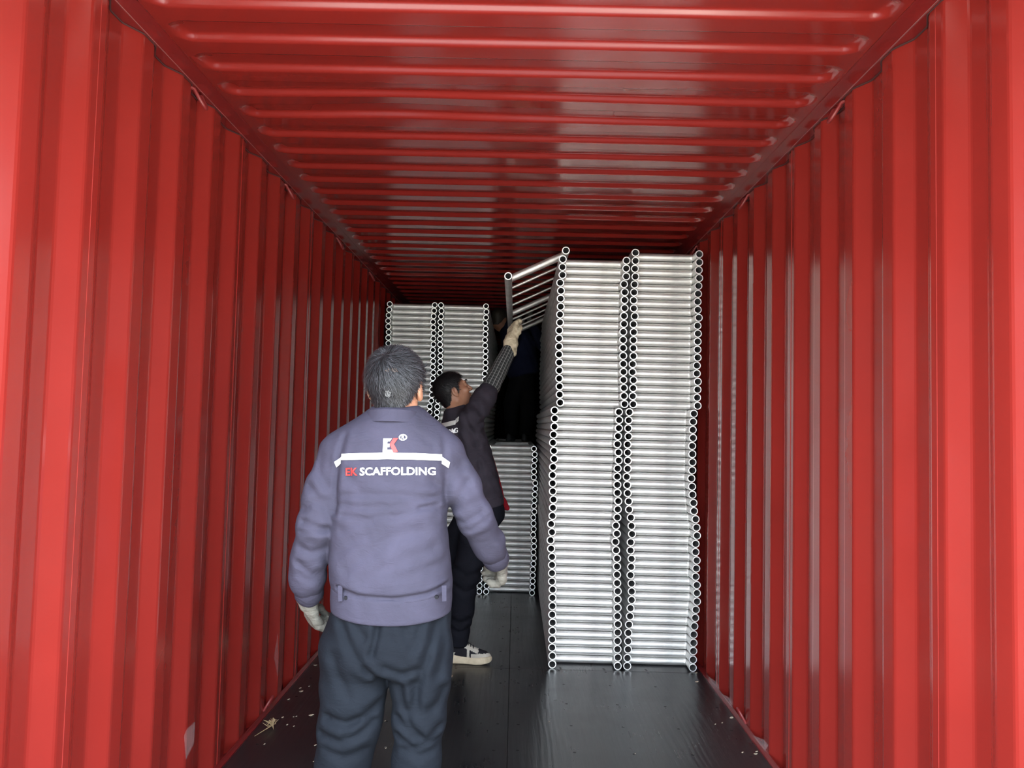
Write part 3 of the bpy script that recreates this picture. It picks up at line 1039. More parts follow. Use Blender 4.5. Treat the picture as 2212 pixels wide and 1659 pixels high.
def jacket1(P):
    d = loft(P, secs, 2.35, .018)
    b = creases1(P, 2.42)
    d = d + b + .0016*np.sin(P[:, 2]*60+P[:, 0]*22)*np.sin(P[:, 0]*31+P[:, 2]*17)
    yoke = smin(rcone(P, A(815, 925), A(742, 978), .062, .072), rcone(P, A(898, 925), A(955, 980), .062, .070), .03)
    d = smin(d, yoke, .035)
    aL = chain(P, [shL, A(700, 1065, 2.43), elL, A(668, 1205, 2.45), A(664, 1245, 2.47), wrL], [.070, .060, .056, .054, .054, .041], .02) + sleeveL(P, 2.44)
    aR = chain(P, [shR, A(996, 1050, 2.46), elR, A(1056, 1175, 2.56), wrR], [.066, .058, .055, .051, .040], .02) + sleeveR(P, 2.48)
    for a in (aL, aR):
        a += .0022*np.sin(P[:, 2]*85+P[:, 0]*30)*np.sin(P[:, 0]*47+P[:, 1]*40)
        d = smin(d, a, .014)
    return d
lo, hi = np.array([-.70, 2.26, .84]), np.array([.02, 2.70, 1.50])
j1, vj, qj = part('jacket', jacket1, lo, hi, .0058, M['jacket_blue'], p1)
bv = BVHTree.FromPolygons([tuple(p) for p in vj], [tuple(p) for p in qj])
# collar
g = Geo()
def ring_strip(cpts, hgt, flare, thick_=.006, seg=40, a0=0, a1=2*math.pi):
    (c, rx, ry, tilt) = cpts
    v, f = [], []
    for k in range(seg+1):
        a = a0+(a1-a0)*k/seg
        for (r_, z) in ((0, 0), (flare*.5, hgt*.5), (flare, hgt), (flare-thick_, hgt), (flare*.5-thick_, hgt*.5), (-thick_, 0)):
            v.append((c[0]+(rx+r_)*math.cos(a), c[1]+(ry+r_)*math.sin(a), c[2]+z+tilt*math.sin(a)))
    for k in range(seg):
        for i in range(6):
            f.append((k*6+i, (k+1)*6+i, (k+1)*6+(i+1) % 6, k*6+(i+1) % 6))
    return v, f
cc = A(853, 917, 2.45)
g.add(*ring_strip((cc, .095, .112, -.010), .036, -.010, .009))
wpart('collar', g, [M['jacket_blue']], j1)
# hem band with tabs and snaps
def hemf(P):
    s2 = [(A(848, 1326)[2], -.347, 2.452, .1835, .1370), (A(848, 1300)[2], -.347, 2.452, .1860, .1400), (A(848, 1272)[2], -.347, 2.452, .1850, .1390)]
    Q = P.copy(); Q[:, 2] = P[:, 2] + .018*((P[:, 0]+.347)/.18)**2*-1 + .006
    return loft(Q, s2, 2.35, .006)
part('hem_band', hemf, np.array([-.56, 2.29, .82]), np.array([-.13, 2.62, .96]), .0055, M['jacket_blue'], j1)
bvh_ = BVHTree.FromPolygons([tuple(p+world_off(p1)) for p in (np.array([vv.co for vv in j1.children[-1].data.vertices]))], [tuple(p.vertices) for p in j1.children[-1].data.polygons])
for px, py in ((743, 1296), (943, 1290)):
    c = conform([(px, py)], bvh_, 2.31, .001)[0]
    g = Geo(); g.tube([(c[0], c[1]-.002, c[2]), (c[0], c[1]+.004, c[2])], [.0055, .0065], 12)
    wpart('snap_button', g, [M['snap']], j1)
for px in (734, 959):
    rect = [(px-5, 1266), (px+5, 1265), (px+5, 1299), (px-4, 1300)]
    fr = conform(rect, bvh_, 2.33, .002); ym = min(p[1] for p in fr)+.004; fr = [(p[0], ym, p[2]) for p in fr]
    v, f = thick(fr, [(0, 3, 2, 1)], (0, 1, 0), .005)
    g = Geo(); g.add(v, f); wpart('hem_tab', g, [M['jacket_blue']], j1, False)
# cuffs
for w_, e_, nm, dr in ((wrL, A(664, 1245, 2.47), 'L', .040), (wrR, A(1056, 1175, 2.56), 'R', .039)):
    d = Vector(w_-e_).normalized()
    g = Geo(); b = Vector(w_)
    g.tube([b-d*.040, b-d*.036, b+d*.004, b+d*.008, b+d*.006], [dr+.004, dr+.0065, dr+.0050, dr+.003, dr-.004], 28)
    wpart('cuff', g, [M['jacket_blue']], j1)
    s_ = d.cross(Vector((0, 1, 0))).normalized()
    bp = b - d*.014 + Vector((0, -1, 0))*(dr+.0055) + s_*(.016 if nm == 'R' else -.016)
    g = Geo(); g.tube([bp, bp+Vector((0, .006, 0))], [.0055, .007], 12)
    wpart('snap_button', g, [M['snap']], j1)
# reflective tape across the yoke, with the two short ends on the sleeves
def strip(top, bot, n_, name, mt, eps=.0035):
    def interp(pl, t):
        xs_ = np.linspace(0, 1, len(pl)); return (float(np.interp(t, xs_, [p[0] for p in pl])), float(np.interp(t, xs_, [p[1] for p in pl])))
    px = []
    for i in range(n_+1):
        a, b = interp(top, i/n_), interp(bot, i/n_)
        for k in range(4): px.append((a[0]+(b[0]-a[0])*k/3, a[1]+(b[1]-a[1])*k/3))
    fr = conform(px, bv, 2.31, eps)
    f = [(i*4+k, i*4+k+1, (i+1)*4+k+1, (i+1)*4+k) for i in range(n_) for k in range(3)]
    v, f = thick(fr, f, (0, 1, 0), eps+.002)
    g = Geo(); g.add(v, f); return wpart(name, g, [mt], j1, False)
Zx = lambda x, y: (700+x/7.373, 900+y/7.373)
strip([Zx(225, 600), Zx(600, 582), Zx(1000, 574), Zx(1400, 582), Zx(1850, 610)], [Zx(220, 700), Zx(600, 686), Zx(1000, 678), Zx(1400, 686), Zx(1850, 714)], 36, 'reflective_tape', M['tape'])
strip([Zx(100, 735), Zx(220, 655)], [Zx(132, 822), Zx(222, 758)], 6, 'reflective_tape', M['tape'], .005)
strip([Zx(1850, 650), Zx(1975, 745)], [Zx(1846, 765), Zx(1948, 842)], 6, 'reflective_tape', M['tape'], .005)
# lettering
def letter_part(name, pxv, faces, mt, parent=None, bvh=None, y=2.31, eps=.003):
    fr = conform(pxv, bvh or bv, y, eps)
    v, f = thick(fr, [q[::-1] for q in faces], (0, 1, 0), .002)
    g = Geo(); g.add(v, f); return wpart(name, g, [mt], parent or j1, False)
def line(body, x0, x1, yt, yb, mt, name, bold=.022, arc=0.0, xm=850):
    v, f = text_geo(body, bold)
    u = (v[:, 0]-v[:, 0].min())/(v[:, 0].max()-v[:, 0].min()); w = (v[:, 1]-v[:, 1].min())/(v[:, 1].max()-v[:, 1].min())
    px = x0+(x1-x0)*u; py = yb+(yt-yb)*w + arc*((px-xm)/100)**2
    return letter_part(name, list(zip(px, py)), f, mt)
line('EK', 743, 771, 1009, 1026, M['print_red'], 'lettering_red', .02, 2.6)
line('SCAFFOLDING', 776, 938, 1009, 1026.5, M['print_white'], 'lettering_white', .022, 2.6)
E_pts = [Zx(925, 350), Zx(1062, 350), Zx(1030, 398), Zx(993, 398), Zx(993, 436), Zx(1030, 436), Zx(1030, 488), Zx(993, 488), Zx(993, 528), Zx(1070, 528), Zx(1092, 572), Zx(925, 575)]
letter_part('logo_letter', E_pts, [(0, 3, 2, 1)[::1], (0, 11, 8, 7, 4, 3), (4, 7, 6, 5), (8, 11, 10, 9)], M['print_white'])
K_pts = [Zx(1085, 345), Zx(1160, 345), Zx(1100, 440), Zx(1168, 560), Zx(1098, 572), Zx(1030, 440)]
letter_part('logo_chevron', K_pts, [(0, 5, 2, 1), (5, 4, 3, 2)], M['print_red'])
ringp = []
for i in range(24):
    a = 2*math.pi*i/24
    ringp += [Zx(1237+66*math.cos(a), 332+51*math.sin(a)), Zx(1237+46*math.cos(a), 332+35*math.sin(a))]
letter_part('registered_ring', ringp, [(2*i, (2*i+2) % 48, (2*i+3) % 48, 2*i+1)[::-1] for i in range(24)], M['print_white'])
rv, rf = text_geo('R', .02)
u = (rv[:, 0]-rv[:, 0].min())/np.ptp(rv[:, 0]); w = (rv[:, 1]-rv[:, 1].min())/np.ptp(rv[:, 1])
letter_part('registered_letter', [Zx(1215+48*a, 358-52*b) for a, b in zip(u, w)], rf, M['print_white'])

# trousers
tr_secs = []
for py, xl, xr, dv in ((1300, 722, 972, .122), (1335, 712, 974, .132), (1380, 700, 974, .142), (1420, 696, 971, .135), (1445, 700, 966, .120)):
    a, b = A(xl, py), A(xr, py)
    tr_secs.append(((a[2]+b[2])/2, (a[0]+b[0])/2, 2.455, (b[0]-a[0])/2, dv))
crT = make_creases([
    ([(822, 1325), (816, 1370), (807, 1408)], .006, .009), ([(738, 1350), (760, 1395), (778, 1425), (795, 1450)], .008, .006),
    ([(790, 1440), (815, 1462), (832, 1478)], .006, .006),
    ([(940, 1335), (932, 1390), (912, 1450), (888, 1540)], .008, .008), ([(952, 1340), (955, 1400), (945, 1460)], .008, .005),
    ([(870, 1330), (880, 1370), (890, 1400)], .007, .004), ([(765, 1330), (778, 1360), (790, 1372)], .007, .004), ([(915, 1332), (905, 1370), (898, 1395)], .007, .004),
    ([(835, 1438), (870, 1452), (900, 1445)], .007, .007), ([(720, 1420), (735, 1470), (752, 1505)], .010, .006),
    ([(705, 1556), (745, 1566), (785, 1553), (815, 1530)], .008, .009), ([(690, 1596), (735, 1606), (775, 1590), (798, 1570)], .008, .008),
    ([(745, 1590), (752, 1570), (770, 1560)], .006, .004), ([(700, 1625), (740, 1640), (780, 1630)], .009, .005),
    ([(862, 1490), (872, 1540), (888, 1580), (905, 1595)], .007, .008), ([(856, 1562), (885, 1598), (920, 1605), (950, 1582)], .007, .008),
    ([(855, 1600), (890, 1622), (945, 1612)], .007, .008), ([(868, 1630), (905, 1642), (942, 1630)], .007, .006),
    ([(930, 1540), (945, 1525), (955, 1500)], .008, .007), ([(905, 1550), (900, 1520), (893, 1480)], .008, .005)], 2.35)
def trousers1(P):
    d = loft(P, tr_secs, 2.3, .03)
    lL = chain(P, [A(768, 1405), A(765, 1480), A(757, 1560), A(742, 1640), A(738, 1700), legL[3]+np.array([0, 0, .02])], [.104, .097, .091, .080, .076, .066], .03)
    lR = chain(P, [A(906, 1405), A(908, 1470), A(906, 1550), A(900, 1640), A(897, 1700), legR[3]+np.array([0, 0, .02])], [.094, .088, .076, .069, .069, .062], .03)
    d = smin(d, smin(lL, lR, .012), .03)
    d = d + crT(P, 2.44) + .002*np.sin(P[:, 2]*48+P[:, 0]*35)*np.sin(P[:, 0]*40+P[:, 1]*36)
    return smax(d, .055-P[:, 2], .01)
part('trousers', trousers1, np.array([-.66, 2.26, .03]), np.array([-.10, 2.66, .93]), .0075, M['trouser_slate'], p1)
shoe(p1, (legL[3][0]-.0, 2.40, 0), (legL[3][0]-.03, 2.675, 0), style='plain')
shoe(p1, (legR[3][0], 2.37, 0), (legR[3][0]+.03, 2.645, 0), style='plain')
# gloves
WL = A(664, 1296, 2.51)
DL = V3(A(683, 1356, 2.56)-WL)
gl = lambda P: hand_sdf(P, WL, DL, (.75, .62, 0), (.2, .9, .2), curl=(.55, .75, .5), r=.0125, thumb=.7) + .0012*np.sin(P[:, 2]*210+P[:, 0]*90)*np.sin(P[:, 0]*170)
part('glove', gl, np.minimum(WL, WL+DL)-.12, np.maximum(WL, WL+DL)+.13, .0042, M['glove'], p1)
WR = A(1079, 1207, 2.63)
DR = V3(A(1086, 1240, 2.70)-WR)
gr = lambda P: hand_sdf(P, WR, DR, (-.85, .3, -.3), (-.3, .8, .2), curl=(.65, .9, .6), r=.0125, thumb=.7) + .0012*np.sin(P[:, 2]*210+P[:, 0]*90)*np.sin(P[:, 0]*170)
part('glove', gr, WR-.14, WR+.15, .0045, M['glove'], p1)
# ================================================================== worker 2: reaching up to the frame, seen from behind his right shoulder
def person_body(name, f, lo, hi, h, fine, loc, label):
    p, v, q = sdf_object(name, f, lo, hi, h, M['skin'], None, fine)
    loc = V3(loc)
    p.data.vertices.foreach_set('co', (v-loc).ravel()); p.data.update(); p.location = loc
    tag(p, label, 'person')
    return p
B = lambda x, y, d: np.array(at(x, y, d))
Hc = np.array([-.200, 4.90, 1.00])
w2 = Vector((-.26, -.02, 1)).normalized(); f2 = Vector((.90, .44, 0)); f2 = (f2 - w2*f2.dot(w2)).normalized(); r2 = f2.cross(w2)
RT = np.array([[r2[i], f2[i], w2[i]] for i in range(3)])      # torso frame: x right, y front, z up
T2 = lambda a, b, c: Hc + RT@np.array([a, b, c])
sR2 = T2(.165, .01, .475); sL2 = T2(-.165, .02, .475)
eR2 = B(1060, 836, 4.88); wR2 = B(1102, 752, 5.00)
eL2 = np.array([-.30, 5.22, 1.27]); wL2 = np.array([-.21, 5.24, 1.06])
h2c = B(979, 846, 4.87); R2h = frame_rot((.88, .30, .40), (-.35, .0, 1))
hR2, kR2, aR2 = T2(.09, 0, -.05), B(1006, 1245, 4.80), B(991, 1384, 4.83)
hL2, kL2, aL2 = T2(-.09, 0, -.05), np.array([-.40, 5.06, .50]), np.array([-.60, 5.06, .10])
nk2 = T2(0, -.01, .56)
def body2(P):
    d = head_sdf(to_local(P, h2c, R2h), neck=tuple((nk2-h2c)@R2h))
    d = smin(d, chain(P, [T2(0, 0, .42), T2(0, 0, .2), T2(0, 0, 0)], [.10, .10, .10], .04), .04)
    d = smin(d, chain(P, [T2(0, 0, .45), sR2, eR2, wR2], [.05, .045, .036, .026], .02), .03)
    d = smin(d, chain(P, [T2(0, 0, .45), sL2, eL2, wL2], [.05, .045, .036, .026], .02), .03)
    d = smin(d, chain(P, [T2(0, 0, 0), hR2, kR2, aR2], [.09, .07, .05, .035], .02), .03)
    return smin(d, chain(P, [T2(0, 0, 0), hL2, kL2, aL2], [.09, .07, .05, .035], .02), .03)
p2 = person_body('person', body2, np.array([-.72, 4.6, .04]), np.array([.12, 5.4, 2.1]), .018,
                 [(h2c[0]-.13, h2c[0]+.14, .0048), (h2c[1]-.12, h2c[1]+.12, .0048), (h2c[2]-.13, h2c[2]+.14, .0048)],
                 (-.36, 4.92, 0), 'person in dark purple-grey jacket looking up, one gloved arm raised to the frame')
build_hair(p2, h2c, R2h, M['hair_black'], M['hair_black'], (0, -.05, .09), 5000, .030, .012, .35, 9, t=.010)
# eyebrows and eye line
for s_ in (-1, 1):
    g = Geo(); g.tube([h2c + R2h@np.array([s_*x, y, z]) for x, y, z in ((.014, .106, .034), (.030, .098, .040), (.046, .082, .036))], [.0035, .004, .002], 6)
    wpart('eyebrow', g, [M['hair_black']], p2)
    g = Geo(); g.tube([h2c + R2h@np.array([s_*x, y, z]) for x, y, z in ((.020, .0955, .009), (.031, .0965, .0105), (.043, .089, .008))], [.0016, .0024, .0014], 6)
    wpart('eye', g, [M['rubber']], p2)
secs2 = [(-.07, 0, .0, .190, .122), (-.03, 0, .0, .196, .128), (.05, 0, .0, .196, .130), (.18, 0, .0, .196, .126), (.32, 0, -.004, .200, .122), (.42, 0, -.01, .185, .112), (.49, 0, -.014, .135, .092), (.545, 0, -.012, .085, .080), (.565, 0, -.01, .070, .075)]
cr2 = make_creases([([(985, 930), (1000, 985), (1012, 1050)], .010, .008), ([(1000, 880), (1012, 920), (1030, 960)], .010, .007), ([(965, 985), (985, 1010), (990, 1050)], .010, .006),
                    ([(1020, 900), (1035, 915), (1048, 905)], .009, .008), ([(1035, 1000), (1040, 1030), (1050, 1050)], .009, .005), ([(1010, 870), (1030, 880), (1040, 895)], .009, .006)], 4.70)
def jacket2(P):
    Q = (P-Hc)@RT
    d = loft(Q, secs2, 2.3, .016)
    d = smin(d, smin(rcone(Q, (.06, -.01, .50), (.15, 0, .475), .055, .065), rcone(Q, (-.06, -.01, .50), (-.15, 0, .475), .055, .065), .03), .03)
    aR = chain(P, [sR2, sR2*.35+eR2*.65, eR2*.93+sR2*.07], [.076, .070, .062], .02)
    aR = smax(aR, (P-(eR2*.93+sR2*.07))@((eR2-sR2)/np.linalg.norm(eR2-sR2)), .006)
    d = smin(d, aR, .03)
    d = smin(d, chain(P, [sL2, eL2, wL2], [.072, .056, .042], .02), .02)
    return d + cr2(P, 4.9) + .0025*np.sin(P[:, 2]*70+P[:, 0]*30)*np.sin(P[:, 0]*45+P[:, 1]*38)
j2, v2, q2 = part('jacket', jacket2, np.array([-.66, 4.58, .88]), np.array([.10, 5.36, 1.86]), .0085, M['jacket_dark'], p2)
# collar
g = Geo(); cvs, cfs = ring_strip((np.zeros(3), .082, .080, -.008), .040, -.008, .008)
g.add([T2(*(np.array(p)+np.array([0, -.006, .520]))) for p in cvs], cfs)
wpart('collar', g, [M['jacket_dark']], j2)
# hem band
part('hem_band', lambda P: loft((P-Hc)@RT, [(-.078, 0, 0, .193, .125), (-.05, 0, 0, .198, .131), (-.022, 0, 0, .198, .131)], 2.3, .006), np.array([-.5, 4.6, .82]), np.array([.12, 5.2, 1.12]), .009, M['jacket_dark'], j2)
# red knit under the open front, turning out at the hem
part('red_shirt', lambda P: smin(loft((P-Hc)@RT, [(-.12, .03, .055, .10, .082), (0, .03, .06, .11, .082), (.2, .02, .06, .11, .076), (.36, 0, .05, .09, .070)], 2.2, .02),
                                 rcone(P, T2(.06, .13, -.075), T2(.06, .15, -.12), .020, .012), .03), np.array([-.45, 4.6, .80]), np.array([.16, 5.3, 1.45]), .011, M['red_knit'], p2)
# plaid sleeve of the raised forearm
mt = mat('dark_plaid_shirt', (0.02, 0.02, 0.022), 0.85); n = N(mt)
sep = n.node('ShaderNodeSeparateXYZ'); n.link(n.co.outputs['UV'], sep.inputs['Vector'])
def stripe(sock, per, wid, ph=0.0):
    a = n.math('FRACT', n.math('ADD', n.math('DIVIDE', sock, per), ph))
    return n.math('LESS_THAN', a, wid)
long_ = stripe(sep.outputs['X'], .020, .11); long2 = stripe(sep.outputs['X'], .020, .45, .3)
crs = stripe(sep.outputs['Y'], .021, .10); crs2 = stripe(sep.outputs['Y'], .021, .45, .3)
base = n.mix(n.math('MULTIPLY', n.math('ADD', long2, crs2), 0.5), (0.012, 0.014, 0.014), (0.040, 0.044, 0.044))
c1 = n.mix(n.math('MULTIPLY', crs, .28), base, (0.25, 0.26, 0.25)); n.color(n.mix(n.math('MULTIPLY', long_, .75), c1, (0.36, 0.37, 0.36)))
n.bump(n.noise(n.mapping(), 30, 3), .25, .006)
M['plaid'] = mt
def sleeve_tube(pts, rs, seg=28):
    pts = [Vector(p) for p in pts]
    v, f, uv = [], [], []
    ref = None; acc = 0
    for i, p in enumerate(pts):
        d = (pts[min(i+1, len(pts)-1)]-pts[max(i-1, 0)]).normalized()
        if i: acc += (p-pts[i-1]).length
        if ref is None: ref = d.cross(Vector((0, 1, 0)))
        ref = (ref-d*ref.dot(d)).normalized(); b = d.cross(ref)
        for k in range(seg+1):
            a = 2*math.pi*k/seg
            rr = rs[i]*(1+.035*math.sin(a*3+i*1.7)+.03*math.sin(i*2.1+a))
            v.append(p+(ref*math.cos(a)+b*math.sin(a))*rr); uv.append((a*.048, acc))
    for i in range(len(pts)-1):
        for k in range(seg):
            f.append((i*(seg+1)+k, i*(seg+1)+k+1, (i+1)*(seg+1)+k+1, (i+1)*(seg+1)+k))
    return v, f, uv
a0 = eR2*.80+sR2*.20
sp = [a0 + (eR2-a0)*t for t in (0, .35, .7)] + [eR2 + (wR2-eR2)*t for t in (0.02, .15, .3, .45, .6, .75, .88, .97)]
v, f, uv = sleeve_tube(sp, [.054, .056, .056, .058, .056, .055, .053, .051, .049, .047, .044])
off = world_off(p2)
me = new_mesh('plaid_sleeve', [tuple(np.array(p)-off) for p in v], f, M['plaid'], True)
ul = me.uv_layers.new(name='UVMap')
for lp_ in me.loops: ul.data[lp_.index].uv = uv[lp_.vertex_index]
link('plaid_sleeve', me, p2)
# raised glove and the lower one
Dg = B(1109, 690, 5.07)-wR2
Wg = wR2 + Dg*.25
def gauntlet(P):
    d = hand_sdf(P, Wg, Dg, (.80, .55, .0), (.45, -.75, .3), curl=(.25, .45, .45), r=.0140, thumb=.4, spread=.03)
    c = chain(P, [wR2-Dg*.12, wR2+Dg*.2, Wg+Dg*.1], [.046, .043, .036], .02)
    return smin(d, c, .02) + .002*np.sin(P[:, 2]*130+P[:, 0]*60)*np.sin(P[:, 0]*110+P[:, 1]*70)
part('glove', gauntlet, np.minimum(wR2, wR2+Dg)-.13, np.maximum(wR2, wR2+Dg)+.16, .0055, M['glove_tan'], p2)
part('glove', lambda P: hand_sdf(P, wL2, (.15, .05, -1), (.1, .9, .1), (.9, 0, 0), curl=(.3, .4, .3), r=.013), wL2-.16, wL2+.10, .008, M['glove_tan'], p2)
# jeans
crJ = make_creases([([(1000, 1150), (1020, 1165), (1045, 1150)], .010, .007), ([(985, 1230), (1010, 1245), (1040, 1235)], .010, .008), ([(980, 1265), (1005, 1280), (1030, 1270)], .010, .007),
                    ([(975, 1340), (995, 1350), (1012, 1340)], .009, .007), ([(975, 1362), (990, 1370), (1010, 1362)], .009, .007)], 4.74)
def jeans2(P):
    d = loft((P-Hc)@RT, [(-.17, 0, -.005, .165, .115), (-.10, 0, 0, .172, .122), (-.02, 0, 0, .165, .112), (.03, 0, 0, .16, .108)], 2.2, .03)
    d = smin(d, chain(P, [hR2+np.array([0, 0, -.05]), hR2*.5+kR2*.5, kR2, kR2*.5+aR2*.5, aR2], [.105, .098, .080, .068, .058], .03), .04)
    d = smin(d, chain(P, [hL2+np.array([0, 0, -.05]), hL2*.5+kL2*.5, kL2, aL2], [.105, .094, .074, .056], .03), .03)
    return smax(d + crJ(P, 4.85), .095-P[:, 2], .01)
je, vje, qje = part('jeans', jeans2, np.array([-.74, 4.58, .05]), np.array([.10, 5.22, 1.08]), .011, M['jeans'], p2)
shoe(p2, (aR2[0]-.075, 4.835, 0), (aR2[0]+.205, 4.825, 0), style='sneaker', hz=1.38)
shoe(p2, (aL2[0]-.05, 5.02, 0), (aL2[0]+.14, 5.20, 0), style='sneaker', hz=1.38)
# lettering and tape on his back: project along the torso's back-to-front direction
bv2 = BVHTree.FromPolygons([tuple(p) for p in v2], [tuple(p) for p in q2])
def conform2(uw, eps):
    out = []
    for u, w in uw:
        o = T2(u, -.5, w)
        h = bv2.ray_cast(Vector(o), f2)
        p = h[0] if h[0] is not None else Vector(T2(u, -.12, w))
        out.append(tuple(p - f2*eps))
    return out
def back_text(body, u0, u1, w0, w1, mt, name, bold):
    v, f = text_geo(body, bold)
    a = (v[:, 0]-v[:, 0].min())/np.ptp(v[:, 0]); b = (v[:, 1]-v[:, 1].min())/np.ptp(v[:, 1])
    fr = conform2(list(zip(u0+(u1-u0)*a, w0+(w1-w0)*b)), .004)
    vv, ff = thick(fr, f, tuple(f2), .003)
    g = Geo(); g.add(vv, ff); wpart(name, g, [mt], j2, False)
back_text('EK', -.150, -.107, .412, .442, M['print_red'], 'lettering_red', .02)
back_text('SCAFFOLDING', -.100, .128, .412, .442, M['print_white'], 'lettering_white', .022)
def tape2(u0, u1, w0a, w0b, hh, n_):
    uw = []
    for i in range(n_+1):
        t = i/n_
        for k in range(3): uw.append((u0+(u1-u0)*t, w0a+(w0b-w0a)*t + hh*k/2))
    fr = conform2(uw, .005)
    ff = [(i*3+k, (i+1)*3+k, (i+1)*3+k+1, i*3+k+1) for i in range(n_) for k in range(2)]
    vv, ff = thick(fr, ff, tuple(f2), .004)
    g = Geo(); g.add(vv, ff); wpart('reflective_tape', g, [M['tape']], j2, False)
tape2(-.130, .118, .462, .462, .026, 20)
tape2(.122, .155, .468, .478, .026, 4)

# ================================================================== worker 3: bent over in the dark on the low far stack
D3 = 8.42
zt = 26*PITCHZ
pel = B(1128, 803, D3); che = B(1120, 742, D3-.10); h3c = B(1080, 692, D3-.16)
R3h = frame_rot((.55, .80, -.25))
shA, shB = B(1097, 722, D3-.16), B(1146, 716, D3+.02)
hnA, hnB = B(1122, 706, D3-.30), B(1145, 694, D3-.32)
elA, elB = B(1100, 772, D3-.30), B(1172, 745, D3-.16)
ftA, ftB = np.array([-.03, D3+.02, zt]), np.array([.13, D3+.10, zt])
knA, knB = np.array([-.03, D3-.06, zt+.40]), np.array([.15, D3+.02, zt+.40])
def jacket3(P):
    d = chain(P, [B(1104, 712, D3-.14), che, pel+np.array([0, 0, .04])], [.12, .165, .18], .05)
    d = smin(d, rcone(P, shA, shB, .075, .075), .05)
    for s_, e_, h_ in ((shA, elA, hnA), (shB, elB, hnB)): d = smin(d, chain(P, [s_, e_, e_*.2+h_*.8], [.075, .06, .045], .02), .02)
    d = d + .004*np.sin(P[:, 2]*50+P[:, 0]*30)*np.sin(P[:, 0]*40+P[:, 1]*30)
    return smax(d, (pel[2]-.05+.25*(P[:, 0]-pel[0]))-P[:, 2], .02)
def body3(P):
    d = head_sdf(to_local(P, h3c, R3h), neck=tuple((che+np.array([0, 0, .10])-h3c)@R3h))
    d = smin(d, chain(P, [che, pel], [.11, .11], .03), .04)
    for s_, e_, h_ in ((shA, elA, hnA), (shB, elB, hnB)): d = smin(d, smax(chain(P, [che, s_, e_, h_], [.05, .045, .035, .026], .02), jacket3(P)+.012, .004), .02)
    for k_, t_ in ((knA, ftA), (knB, ftB)): d = smin(d, chain(P, [pel, k_, t_+np.array([0, 0, .09])], [.08, .05, .035], .02), .03)
    return d
p3 = person_body('person', body3, np.array([-.40, 7.9, zt+.03]), np.array([.50, 8.85, 2.70]), .016, None, (.05, D3+.05, zt),
                 'dim figure in navy jacket bending over on top of the low far stack')
build_hair(p3, h3c, R3h, M['hair_brown'], M['hair_brown'], (0, -.05, .09), 1500, .02, .01, .4, 4, t=.008)
j3, _, _ = part('jacket', jacket3, np.array([-.42, 7.9, 1.7]), np.array([.55, 8.85, 2.69]), .014, M['jacket_navy'], p3)
def trs3(P):
    d = None
    for k_, t_ in ((knA, ftA), (knB, ftB)):
        e = chain(P, [pel+np.array([0, 0, -.02]), k_, t_+np.array([0, 0, .08])], [.12, .08, .065], .02); d = e if d is None else smin(d, e, .03)
    return smax(d, zt+.06-P[:, 2], .01)
part('trousers', trs3, np.array([-.30, 8.0, zt]), np.array([.45, 8.85, 2.15]), .015, M['black_cloth'], p3)
shoe(p3, (ftA[0]-.02, ftA[1]-.07, zt), (ftA[0]+.02, ftA[1]+.20, zt), style='plain')
shoe(p3, (ftB[0]-.02, ftB[1]-.07, zt), (ftB[0]+.06, ftB[1]+.19, zt), style='plain')
for h_, e_ in ((hnA, elA), (hnB, elB)):
    part('glove', lambda P, h_=h_, e_=e_: hand_sdf(P, h_-(h_-e_)/np.linalg.norm(h_-e_)*.04, h_-e_, (.3, -.2, 1), (-1, 0, 0), curl=(.6, .7, .5), r=.013), h_-.15, h_+.17, .009, M['glove'], p3)
# ------------------------------------------------------------------ litter on the floor
M['chip'] = mat('pale_wood_chip', (0.42, 0.36, 0.27), 0.8)
M['straw'] = mat('dry_straw', (0.30, 0.22, 0.12), 0.8)
chips = [(681, 1437, 9), (650, 1494, 9), (648, 1487, 6), (623, 1511, 6), (668, 1483, 4), (610, 1550, 5), (620, 1566, 5), (635, 1569, 5), (672, 1545, 11), (571, 1608, 5),
         (681, 1610, 6), (678, 1645, 6), (976, 1461, 5), (962, 1513, 6), (832, 1558, 4), (805, 1613, 4), (833, 1617, 4), (634, 1549, 4), (640, 1548, 4), (600, 1556, 4),
         (1505, 1473, 8), (1504, 1454, 5), (1582, 1551, 9), (1560, 1562, 4), (1604, 1626, 5), (1632, 1629, 8), (1640, 1624, 6), (1545, 1565, 4), (1186, 1559, 3), (1372, 1629, 3)]
def on_floor(px, py):
    r = CF + CR*((px-1106)/FPX) - CU*((py-829.5)/FPX)
    s = -CH/r.z
    return Vector((CX+r.x*s, r.y*s, 0))
rnd = random.Random(3)
for px, py, L in chips:
    p = on_floor(px, py)
    ln = L*p.y/FPX; wd = ln*rnd.uniform(.25, .45)
    g = Geo(); n_ = 7
    top = [(ln*.5*math.cos(a)*rnd.uniform(.8, 1.1), wd*math.sin(a)*rnd.uniform(.7, 1.1), .0025+.002*math.cos(a)) for a in [2*math.pi*i/n_ for i in range(n_)]]
    v, f = thick(top, [tuple(range(n_))], (0, 0, -1), .0022)
    v = [(a, b, max(c, .0004)) for a, b, c in v]
    g.add(v, f)
    o = link('wood_chip', g.mesh('wood_chip', [M['chip']]), None, (max(-1.14, min(1.14, p.x)), p.y, 0))
    o.rotation_euler.z = rnd.uniform(-.5, .5)
    zone = 'by the left wall' if px < 700 else ('by the right wall' if px > 1480 else 'in the middle of the aisle')
    tag(o, 'tiny pale wood chip on the black floor ' + zone, 'wood chip', 'wood chips on the floor ' + zone)
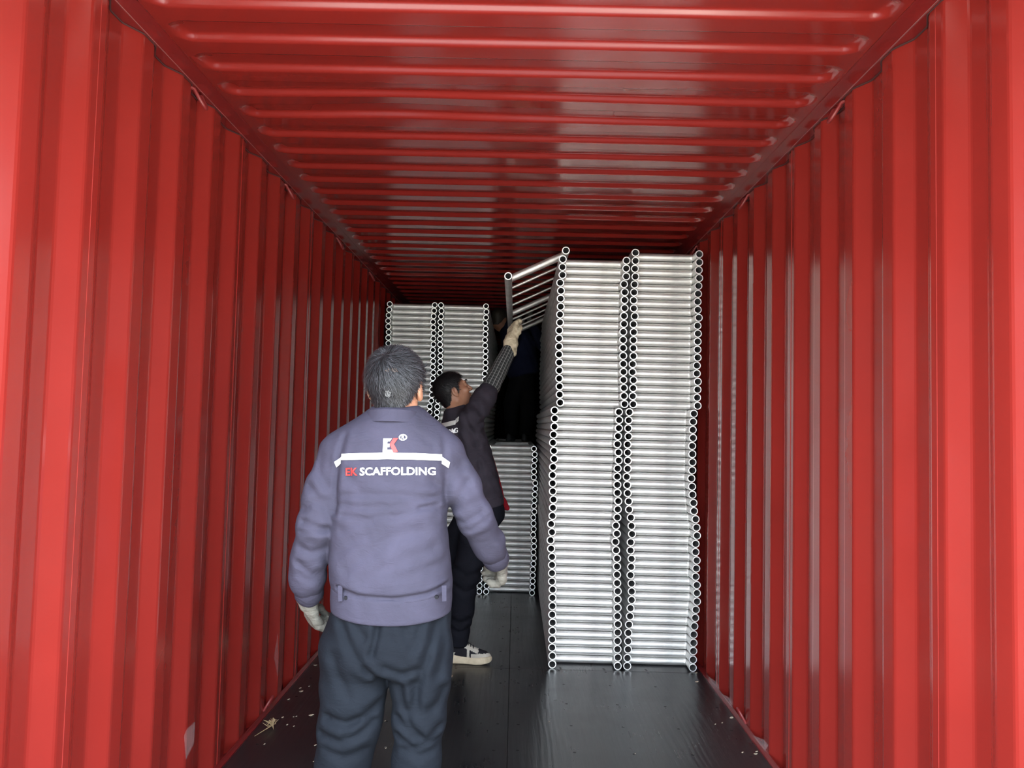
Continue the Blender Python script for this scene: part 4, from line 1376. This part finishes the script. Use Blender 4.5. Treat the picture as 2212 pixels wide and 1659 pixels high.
# the tuft of straw by the left floor edge
c = on_floor(588, 1572); e = on_floor(550, 1592)
g = Geo()
g.tube([(c.x, c.y, .012), ((c.x+e.x)/2, (c.y+e.y)/2, .008), (e.x, e.y, .004)], [.003, .002, .001], 6)
for i in range(16):
    a = rnd.uniform(0, 6.28); l = rnd.uniform(.02, .055)
    g.tube([(c.x, c.y, .010), (c.x+l*.5*math.cos(a), c.y+l*.5*math.sin(a), .012+rnd.uniform(0, .03)), (c.x+l*math.cos(a), c.y+l*math.sin(a), .004+rnd.uniform(0, .035))], [.003, .002, .0008], 5)
cx_, cy_ = c.x, c.y
g.v = [(a-cx_, b-cy_, d) for a, b, d in g.v]
tag(link('straw_tuft', g.mesh('straw_tuft', [M['straw']], True), None, (cx_, cy_, 0)), 'small tuft of dry straw on the floor by the left wall', 'straw')
# clear film offcuts caught along the floor edges
mt = mat('clear_film', (0.75, 0.72, 0.72), 0.35, spec=0.2); mt.node_tree.nodes['Principled BSDF'].inputs['Alpha'].default_value = 0.07
M['film'] = mt
def film(name, pts, label):
    n_ = len(pts); c = np.mean([tuple(p) for p in pts], 0)
    v = [tuple(np.array(p)-c) for p in pts] + [(0, 0, 0)]
    nrm = np.cross(np.array(v[1])-np.array(v[0]), np.array(v[2])-np.array(v[0])); nrm = nrm/np.linalg.norm(nrm)
    v, f = thick(v, [(i, (i+1) % n_, n_) for i in range(n_)], tuple(nrm), .0008)
    o = link(name, new_mesh(name, v, f, M['film']), None, tuple(c))
    tag(o, label, 'plastic scrap')
def w_(px, py, x): # pixel onto the plane X = x
    r = CF + CR*((px-1106)/FPX) - CU*((py-829.5)/FPX); s = (x-CX)/r.x
    return (x, r.y*s, max(.026, CH+r.z*s))
X_ = 1.150
film('film_scrap', [w_(1531, 1468, X_), w_(1532, 1462, X_+.01), w_(1552, 1477, X_+.02), w_(1555, 1490, X_+.012)], 'clear plastic scrap at right floor edge just in front of the near stack')
film('film_scrap', [w_(1557, 1498, X_), w_(1572, 1505, X_+.012), w_(1582, 1515, X_+.02), w_(1580, 1530, X_+.01)], 'clear plastic scrap at right floor edge just behind the floor lashing ring')
film('film_scrap', [w_(1625, 1588, X_), w_(1650, 1598, X_+.012), w_(1659, 1610, X_+.02), w_(1652, 1625, X_+.01)], 'clear plastic scrap at right floor edge, nearest one to the camera')
film('film_scrap', [w_(398, 1590, -1.171), w_(404, 1575, -1.171), w_(421, 1560, -1.171), w_(419, 1605, -1.171), w_(402, 1640, -1.171)], 'clear plastic scrap stuck on left wall corrugation near the camera')
film('film_scrap', [w_(592, 1420, -1.171), w_(600, 1370, -1.171), w_(602, 1440, -1.171), w_(600, 1460, -1.171)], 'narrow clear plastic scrap stuck on left wall beside the standing worker')
